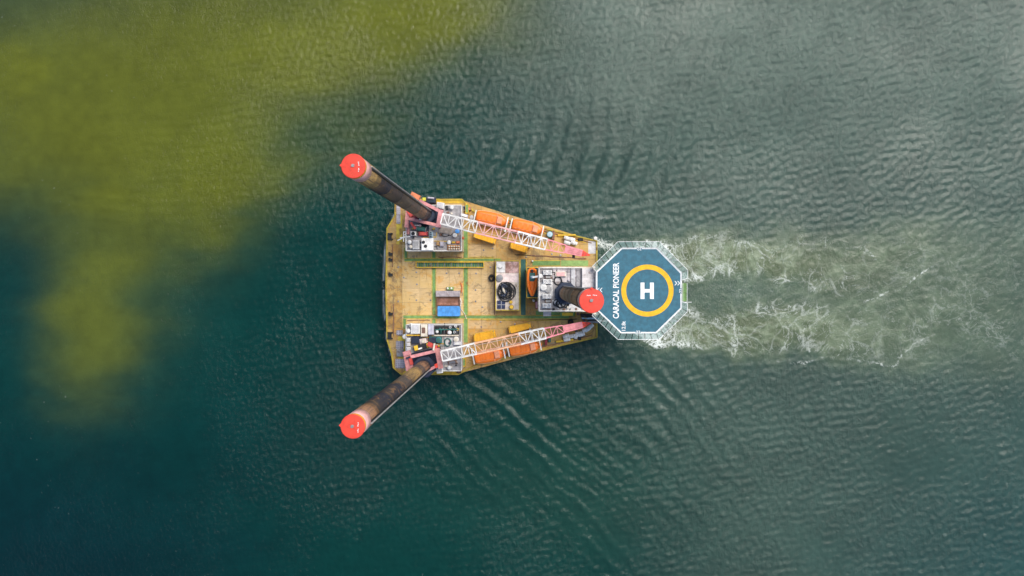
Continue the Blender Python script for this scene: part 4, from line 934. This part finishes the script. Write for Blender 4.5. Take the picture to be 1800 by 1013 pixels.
for k, (y0, y1) in enumerate(((484.5, 490), (526.5, 532.5))): gbox('duct_box', ['brown duct box between fan units on the rescue davit side', 'brown duct box between fan units on the looped hose side'][k], 'duct', (958, y0, 969, y1), AZ, .6, brown, lid=grey)
drum('roof_tank', 'pale round tank between the fan units on the roof', (955.5, 505), .85, AZ, 1.1, white, white, 'tank')
drum('roof_receiver', 'grey receiver beside the pale round tank on the roof', (964, 508), .95, AZ, .9, lgrey, grey, 'tank')
gbox('roof_hatch', 'cream roof hatch box with a pink panel beside the leg guide', 'hatch', (976, 478, 995, 486.5), AZ, .8, cream, lid=pink)
coil('black hose looped on the roof behind the leg guide', (980.5, 494), 1.15, AZ, 4, black, 1.0, .08, 5, tail=[(990, 497), (996, 504)])
lp = gbox('hose_mat', 'pale mat under the looped hoses on the accommodation roof', 'mat', [(970, 528), (990, 525.5), (1000, 533), (981, 543)], AZ, .12, white, ch=.02)
coil('black hose coiled in a wide ring on the pale roof mat', (986, 534.5), 1.15, AZ+.14, 3, black, 1.15, .10, 2)
coil('black hose figure-eight loop on the pale roof mat', (993, 534.5), 1.0, AZ+.2, 3, black, 1.1, .10, 4)
coil('thin black hose at the edge of the pale roof mat', (978, 533), .9, AZ+.14, 2, black, 1.0, .08, 6, tail=[(986, 536), (992, 531)])

ra = random.Random(9)
for k in range(10):
    xa, yy = ra.uniform(950, 1000), ra.choice((ra.uniform(473, 498), ra.uniform(527, 545))); xb = xa+ra.uniform(8, 22); zz = AZ+.12
    part('roof_pipe', AB, MB().tube([P(xa, yy, zz), P(min(xb, 1020), yy, zz), P(min(xb, 1020)+.5, yy+ra.uniform(-5, 5), zz)], ra.uniform(.06, .11), 6), ra.choice((grey, black, brown, white, steel)))
for k in range(14):
    q = P(ra.uniform(972, 1018), ra.choice((ra.uniform(473, 494), ra.uniform(540, 545))), AZ); part('roof_fitting', AB, MB().box((q.x, q.y, AZ-.03), (ra.uniform(.3, .9), ra.uniform(.3, .7), ra.uniform(.2, .6)), 0, .06), ra.choice((black, brown, grey, white, cream, lav)))

# ------------------------------------------------------------------ gear on the jack house roofs
J = JZ
o_ = gbox('winch_house', 'white winch house with two dark round ports on the jack house roof', 'machine', (740.5, 418.5, 761.5, 440.5), J, 1.8, white, ch=.12)
for x, y in ((744.3, 426), (748, 433)):
    c = P(x, y, J+1.8); part('port', o_, MB().ring((c.x, c.y), .3, .45, J+1.75, J+1.9, 16).lathe((c.x, c.y, J+1.75), [(.3, 0), (.3, .08)], 14), black)
gbox('tool_chest', 'light grey tool chest with a yellow stripe beside the white winch house', 'chest', (725, 422.5, 737, 438.5), J, 1.0, lgrey, lid=grey, ribs=3)
vent('white mushroom vent at the corner beside the light grey tool chest', (719.5, 425.5), .58, J, 1.2)
vent('cream swan neck vent below the tool chest corner vent', (721.5, 434), .5, J, 1.3, cream)
vent('white mushroom vent beside the orange bottle rack', (788.8, 426), .58, J, 1.1)
gbox('timber_crate', 'brown timber crate between the winch house and the vent', 'crate', (767, 425.5, 772, 431.5), J, .8, paint('timber', (.42, .24, .10), .8, rust=0, var=.35), lid=paint('timber', (0, 0, 0)), ribs=3)
gbox('deck_locker', 'mauve grey locker beside the brown timber crate', 'locker', (773, 424.5, 780, 433.5), J, .9, lav, lid=lav)
gbox('fire_box', 'small red fire box beside the orange bottle rack', 'box', (801.5, 424, 808, 428), J, .7, paint('red_lead', (0, 0, 0)), lid=paint('orange_paint', (0, 0, 0)))
gbox('valve_box', 'small yellow valve box between the vent and the red fire box', 'box', (794, 424.5, 800, 428), J, .6, yellow, lid=yellow)
rk = gbox('bottle_rack', 'orange rack holding two rows of gas bottles', 'rack', (786.5, 431, 808.5, 440.5), J, .5, paint('rack_orange', (.42, .16, .03), .6), ch=.04)
for i in range(5):
    for j in range(2):
        c = P(789.5+i*4.2, 433.5+j*4.3, J+1.4)
        b_ = part('gas_bottle', rk, MB().lathe((c.x, c.y, J+.45), [(.24, 0), (.25, .1), (.25, .8), (.14, 1.0), (.08, 1.12)], 10), cream, True)
drum('drum', 'sky blue drum beside the boom on the jack house roof', (803.5, 406.5), .56, J, 1.3, blue)
drum('drum', 'cream drum touching the sky blue drum', (799.5, 413.5), .60, J, 1.3, cream, white)
vent('red buoy shaped vent hung outside the railing corner', (813.8, 418.5), .42, J-1.0, 1.0, paint('red_lead', (0, 0, 0)), None)
o_ = gbox('exhaust_box', 'white square box with a black round exhaust opening', 'exhaust', (721.5, 407, 731, 414.5), J, 1.5, white)
c = P(726.2, 410.8, J+1.5); part('opening', o_, MB().ring((c.x, c.y), .33, .48, J+1.45, J+1.68, 18).lathe((c.x, c.y, J+1.45), [(.33, 0), (.33, .06)], 14), black)
gbox('hydraulic_pack', 'maroon hydraulic pack between the square exhaust and the glazed cab', 'machine', (735.5, 407.5, 751.5, 414.5), J, 1.3, dkred, lid=red, ribs=4)
cab = gbox('operator_cab', 'pale blue glazed operator cab beside the white winch house', 'cab', (754.5, 407.5, 759.8, 417.5), J, 2.3, ltblue, ch=.1)
for k in range(3): part('window', cab, MB().prism(rect(755.2, 408.2+k*3.1, 759.1, 410.6+k*3.1, J+2.34), J+2.2, J+2.34), glassm)
wn = thing('cable_winch', 'dark green cable winch below the red crane beam', 'winch', P(743, 401, J))
part('bed', wn, MB().prism(rect(731, 396, 754, 406, J), J, J+.3), navy)
part('cable_drum', wn, MB().tube([P(733, 400.5, J+.9), P(735, 401, J+.9), P(747, 403.5, J+.9), P(749, 404, J+.9)], [.9, .75, .75, .9], 14), teal)
for x in (733, 749): part('flange', wn, MB().tube([P(x-.7, 400.3 if x < 740 else 403.8, J+.9), P(x+.7, 400.6 if x < 740 else 404.1, J+.9)], 1.0, 16), steel)
part('motor', wn, MB().box(tuple(P(738, 398, J)), (1.1, .8, 1.5), .2, .1), pinkish)
gbox('lattice_ladder', 'white bar lying over the cable winch', 'bar', [(728, 395.5), (740, 395.5), (740, 396.8), (728, 396.8)], J+1.6, .3, white, ribs=3, ch=.03)
gbox('deck_plinth', 'worn brown grey plinth under the boom foot beside the drums', 'plinth', [(773, 399), (795, 403), (793, 413.5), (770, 409)], J, .35, paint('worn_plinth', (.34, .28, .23), .7, rust=.2), lid=paint('worn_plinth', (0, 0, 0)))
coil('black cable trailing behind the worn plinth', (783, 413), .5, J, 2, black, 2.4, .08, 8, tail=[(792, 414), (797, 410)])
# white service davit at the outboard corner
sdv = thing('service_davit', 'white lattice service davit at the jack house corner over the bow deck', 'davit', P(712, 417, D))
part('mast', sdv, MB().beam(P(712.5, 417, J+1.6), P(712.5, 417, D-.05), .3), white)
part('arm', sdv, MB().beam(P(712.5, 416, J+1.6), P(699, 423, J+1.2), .28), white)
for a, b in (((709.5, 407), (709.5, 425)), ((713.5, 408), (713.5, 428)), ((703, 418), (721, 416)), ((709.5, 408), (714, 408)), ((709.5, 413), (714, 413))): part('brace', sdv, MB().beam(P(*a, J+1.5), P(*b, J+1.5), .2), white)
gbox('pipe_stack', 'stack of long grey pipes by the crane winches on the jack house', 'pipes', (714.5, 393, 719.5, 412), J, .5, pinkish, ribs=0, ch=.05)
# forward top side
gbox('vent_locker', 'white slatted vent locker beside the crane beam at the deck edge', 'locker', [(768, 355), (781, 357), (779.5, 367.5), (767, 365)], J, 1.4, white, lid=lgrey, ribs=4)
vent('white mushroom vent on the grey roof behind the pink boom foot', (793.5, 364.5), .6, J, 1.2)
o_ = gbox('diesel_generator', 'navy generator with a yellow end hung outboard of the crane beam', 'generator', (749, 347, 765, 357), J-2, 2.2, navy, lid=glassm, ch=.1)
part('end_cover', o_, MB().prism(rect(742.5, 347.5, 748.6, 353.5, J+.2), J-2, J+.2, .08), paint('lime_yellow', (.66, .62, .06), .5)); part('exhaust_pipe', o_, MB().tube([P(752, 348, J+.4), P(763, 349, J+.4)], .3, 8), lav)
part('bracket', o_, MB().prism(rect(742.5, 352, 766, 360, J-2), J-3.2, J-1.95), brown)
gbox('hatch_coaming', 'square dark hatch with a white frame by the deck edge stair', 'hatch', (812.5, 362, 818.5, 370), D, .8, white, lid=navy)
gbox('stair_tower', 'yellow stair tower at the corner between jack house and lifeboat', 'stair', (818, 358, 823.5, 376), D, 1.6, yellow, lid=green, ribs=5)
gbox('electric_cabinet', 'pale pink cabinet beside the lattice boom behind the lifeboat', 'cabinet', [(809, 374), (823, 378), (822, 383.5), (808, 379.5)], J-.5, 1.0, lav, lid=white)
drum('small_tank', 'small grey tank near the lifeboat end by the pink boom', (829, 382), .6, D, 1.8, grey, lgrey, 'tank')
# mirror side: jack house B
gbox('store_box', 'white store box with a yellowish lid on the engine side jack house roof', 'box', (722, 569.5, 738, 587), J, 1.3, white, lid=lgrey)
o_ = gbox('winch_house', 'cream winch house with a brown mottled panel on the engine side roof', 'machine', (739.5, 570.5, 751, 592), J, 1.8, cream)
part('mottled_panel', o_, MB().prism(rect(741.5, 576, 747.5, 586, J+1.8), J+1.7, J+1.9), brown)
gbox('pale_cabinet', 'pale lavender cabinet beside the cream winch house', 'cabinet', (752, 570, 762, 588.5), J, 1.6, paint('pale_lavender', (.62, .60, .68), .5, rust=.05), ribs=2)
mm_ = thing('pump_manifold', 'black pump manifold with pipes inside the yellow railed bay', 'manifold', P(785, 580, J))
part('base', mm_, MB().prism(rect(764, 573.5, 807, 588, J+.3), J, J+.3), black)
rz_ = random.Random(5)
for k in range(7):
    x = 767+k*5.6; part('pipe', mm_, MB().tube([P(x, 575+rz_.random()*3, J+.6), P(x+3, 580, J+.9), P(x+2, 587, J+.6)], .22, 7), [black, teal, steel, brown][k % 4], True)
part('header_pipe', mm_, MB().tube([P(765, 580, J+1.0), P(806, 579, J+1.0)], .2, 7), teal)
for x, y in ((791.5, 575.5), (801, 573.5), (804.5, 579), (799, 584)): c = P(x, y, J+1); part('handwheel', mm_, MB().ring((c.x, c.y), .22, .36, J+.9, J+1.1, 14).beam((c.x, c.y, J+.3), (c.x, c.y, J+1.0), .1), [yellow, white, red, lgrey][int(x) % 4])
vent('white mushroom vent standing at the near end of the black pump manifold', (768, 583.5), .45, J, 1.3)
vent('white mushroom vent standing between black manifold pipes', (790, 585), .58, J, 1.3)
drum('float_bottle', 'white pear shaped float at the corner of the engine side jack house', (717.5, 582), .55, J, .9, white, white, 'float')
drum('float_ring', 'white round float cap beside the store box', (722, 572), .5, J, .9, white, grey, 'float')
gbox('ballast_rack', 'yellow railed walkway strip between winch house and manifold bay', 'rail', (714, 588.5, 739, 590.5), J, .7, yellow, ribs=6, ch=.03)
gbox('ballast_rack', 'cream railed strip along the black pump manifold', 'rail', (763, 589, 806, 591), J, .7, cream, ribs=9, ch=.03)
for k, y in enumerate((594.5, 602.5, 610.5)):
    gbox('battery_locker', ['pale locker nearest the yellow rail strip in a row of three', 'pale locker in the middle of the row of three', 'pale locker nearest the red crane winch bed in a row of three'][k], 'locker', (714.5, y, 721.5, y+7), J, .9, cream if k % 2 else white, lid=lgrey, group='row of lockers')
drum('pale_blue_tank', 'pale blue tank at the rail corner beside the lockers', (711.5, 592), .65, J-2, 1.6, ltblue, white, 'tank')
gbox('power_pack', 'navy ribbed power pack beside the row of lockers', 'machine', (723, 592.5, 737, 604), J, 1.4, navy, ribs=7)
o_ = gbox('pump_skid', 'cream pump casing beside the navy ribbed power pack', 'pump', [(736.5, 597), (748, 594.5), (750, 604), (738, 606)], J, 1.4, paint('pale_pink_paint', (0, 0, 0)), ch=.25)
part('casing_cap', o_, MB().lathe(tuple(P(743.5, 600.5, J+1.3)), [(.55, 0), (.5, .35), (.25, .5)], 14), cream, True)
eg = gbox('engine', 'black engine with a yellow panel lying before the red crane beam', 'engine', [(726.5, 609.5), (751, 602.5), (753, 611.5), (728.5, 618)], J, 1.7, black, ch=.1)
part('end_panel', eg, MB().prism([tuple(P(x, y, J+1.75).xy) for x, y in ((727, 608.8), (734, 607), (735.5, 615.5), (729, 617.2))], J+.2, J+1.78, .04), yellow)
part('side_panel', eg, MB().prism([tuple(P(x, y, J+1.75).xy) for x, y in ((749, 604), (752, 603.2), (753.5, 611), (750.5, 611.8))], J+.2, J+1.78, .04), yellow)
part('white_stripe', eg, MB().beam(P(735.5, 614, J+1.74), P(742, 611.6, J+1.74), .4, .1), white)
gbox('tarp_stack', 'dark teal covered stack beside the grey hose loops', 'stack', (754, 592, 776, 604), J, 1.2, teal, lid=navy, ribs=3, ch=.2)
drum('teal_reel', 'bright teal reel on top of the dark teal stack', (771, 598), .75, J+1.25, .4, paint('bright_teal', (.02, .22, .26), .5), teal, 'reel')
gbox('hose_tray', 'pale tray holding curved hoses beside the white tanks', 'tray', [(781, 593), (796, 594), (797, 610), (783, 609)], J, .25, lgrey, ch=.03)
coil('green black hose loop lying in the pale tray', (787, 602), 1.2, J+.28, 3, teal, .8, .09, 9)
drum('white_tank', 'white tank at the railing beside the hose tray', (801.5, 597), .7, J, 1.2, white, cream, 'tank')
gbox('lilac_box', 'pale lilac box beside the boom root and the white tank', 'box', (797, 601, 812, 607), J, 1.0, paint('pale_lavender', (0, 0, 0)), lid=white)
gbox('slatted_locker', 'white slatted locker at the outer edge below the crane frame foot', 'locker', [(766, 646), (778, 644.5), (778, 656), (768, 657)], J, 1.3, white, lid=lgrey, ribs=3)
vent('white mushroom vent on the outer edge roof behind the slatted locker', (789.5, 647), .6, J, 1.2)
gbox('steel_heap', 'brown steel offcuts heaped by the outer boom root', 'scrap', [(787, 636), (802, 633), (803, 638), (788, 641)], J, .5, brown, lid=steel, ribs=5)
gbox('stair_tower', 'yellow green stair tower on the engine side by the lifeboat', 'stair', (812.5, 629, 818, 645), D, 1.6, yellow, lid=green, ribs=5)
gbox('mooring_winch', 'black mooring winch at the chamfered corner of the engine side', 'winch', (803, 649, 810, 656), D, .9, black, lid=brown)
gbox('mooring_winch', 'brown mooring winch at the corner ahead of the lifeboat on the drum side', 'winch', (822, 364, 828, 370), D, .9, brown, lid=pinkish)
grating('long lavender grating panel on the bow corner of the drum side, nearer the leg', 697.5, 361, 703.5, 376.5, D)
grating('lavender grating panel next to the bow corner, nearer the service davit', 697.5, 378, 703.5, 393, D)
grating('small square grating by the pale blue tank', 697.5, 581, 707.5, 589, D)
grating('grey grating panel between the small grating and the dark valve block', 696.5, 600, 709, 613, D)
grating('large pale grating panel beside the red winch bed', 695.5, 631.5, 711, 647, D)
gbox('valve_block', 'dark grey valve block between two grating panels', 'valve', (697, 614.5, 709, 627), D, 1.0, grey, lid=steel)
# ------------------------------------------------------------------ along the aft sides
def raft(label, xy, ang, z=D+.5, s=1.0):
    c = P(xy[0], xy[1], z+.5); u = Vector((math.cos(ang), math.sin(ang), 0)); L = .95*s
    T = thing('raft_canister', label, 'life raft', (c.x, c.y, D), 'white life raft canisters')
    part('shell', T, MB().tube([c-u*L, c-u*L*.92, c-u*.06, c+u*.06, c+u*L*.92, c+u*L], [.3*s, .5*s, .56*s, .56*s, .5*s, .3*s], 12), white, True)
    for k in (-.5, .5): part('strap', T, MB().tube([c+u*(k*L-.05), c+u*(k*L+.05)], .56*s, 12), lgrey)
    part('cradle', T, MB().box((c.x, c.y, D-.02), (1.2*s, .8*s, z-D+.15), ang), grey)
g4 = 'by the pink boom head'
for k, (x, y, a) in enumerate(((997, 419, -.3), (1005, 421, -.3), (997, 427, -.3), (1009, 427.5, -.3))): raft('white raft canister in the cluster of four by the pink boom head', (x, y), a)
for k, (x, y, a) in enumerate(((995, 591, .3), (996.5, 597, .2), (1005, 591, .25), (1013, 590, 1.2), (1018, 586.5, .3), (1022, 588, .3), (1029, 580, .5), (1033, 579, .6), (1038, 574, .6))): raft('white raft canister in the row along the edge by the salmon boom head', (x, y), a)
drum('green_tank', 'dark green tank beside the lifeboat with a red frame', (966.5, 412), .85, D, 2.0, paint('tank_green', (.02, .20, .19), .3, rust=0), ltblue, 'tank')
gbox('red_frame', 'rust red frame beside the dark green tank', 'frame', (970.5, 405.5, 975, 421), D, 1.5, paint('oxide_steel', (0, 0, 0)), ribs=3)
gbox('maroon_bin', 'maroon bin standing by the salmon boom side lifeboat', 'bin', (958, 596.5, 962, 607), D, 1.6, dkred, lid=dkred)
gbox('green_bin', 'dark green bin beside the maroon bin', 'bin', (963.5, 595, 968.5, 602), D, 1.3, teal, lid=teal)
for k, (a, b, lab) in enumerate((((980, 414), (1012, 413.5), 'yellow pipe lying along the deck edge by the raft cluster'), ((977, 601), (1008, 597), 'yellow pipe lying along the deck edge by the raft row'))):
    a, b = P(*a, D+.4), P(*b, D+.4); c = (a+b)/2; o = mesh_obj('deck_pipe', MB().tube([a, a.lerp(b, .02), a.lerp(b, .3), a.lerp(b, .98), b], [.16, .3, .3, .3, .16], 8), yellow, off=Vector((c.x, c.y, D))); o.location = (c.x, c.y, D); tag(o, lab, 'pipe')
gbox('mooring_bollards', 'black double bollard at the deck edge near the bare stern plate', 'bollard', (1016, 419, 1025, 424), D, .4, black, lid=black)
gbox('mooring_bollards', 'black double bollard at the deck edge beside the raft row', 'bollard', (1016, 593, 1022, 598), D, .4, black, lid=black)
drum('small_float', 'white float at the stern corner by the bare plate', (1047, 419), .5, D, .9, white, white, 'float')
for k in range(5):
    y0 = 553.5+k*3.1; a, b = P(1022+k*1.5, y0, D+3.2), P(1052, y0+.8, D+3.2); c = (a+b)/2
    o = mesh_obj('exhaust_hose', MB().tube([Vector((a.x, a.y, D+.3)), a, a.lerp(b, .3), a.lerp(b, .7)+Vector((0, .1, 0)), b, Vector((b.x+.3, b.y, D-1))], .3, 8), [black, black, ltblue, black, steel][k], off=Vector((c.x, c.y, D))); o.location = (c.x, c.y, D)
    tag(o, 'dark hose in the bundle running over the stern below the helideck' if k not in (2, 4) else ['', '', 'pale blue hose among the dark stern hoses', '', 'grey steel hose beside the dark stern hoses'][k], 'hose', 'hoses over the stern' if k not in (2, 4) else None)
gbox('stern_locker', 'green locker with yellow edges beside the accommodation wall by the looped hoses', 'locker', (985, 549, 1010, 556), D, 1.2, green, lid=yellow, ribs=4)
gbox('stern_locker', 'yellow framed box on the deck below the accommodation by the dark hoses', 'box', (1012, 548, 1020, 556), D, 1.2, yellow, lid=brown)
coil('black tyre fender lying by the salmon boom head', (1003, 566.5), .65, D, 4, black, 1, .2, 3, 'tyre_fender', 'tyre')
drum('white_bollard', 'white capped post beside the rescue boat cradle', (938, 528.5), .35, D, .9, white, white, 'post')
drum('white_post', 'small white capped post on the deck beyond the rescue boat stern', (936, 459), .25, D, .8, white, white, 'post')
gbox('hose_cabinet', 'maroon hose cabinet at the foot of the accommodation by the white post', 'cabinet', (941, 529, 946, 543), D+3, 1.2, dkred, lid=pink)
MB_done = True
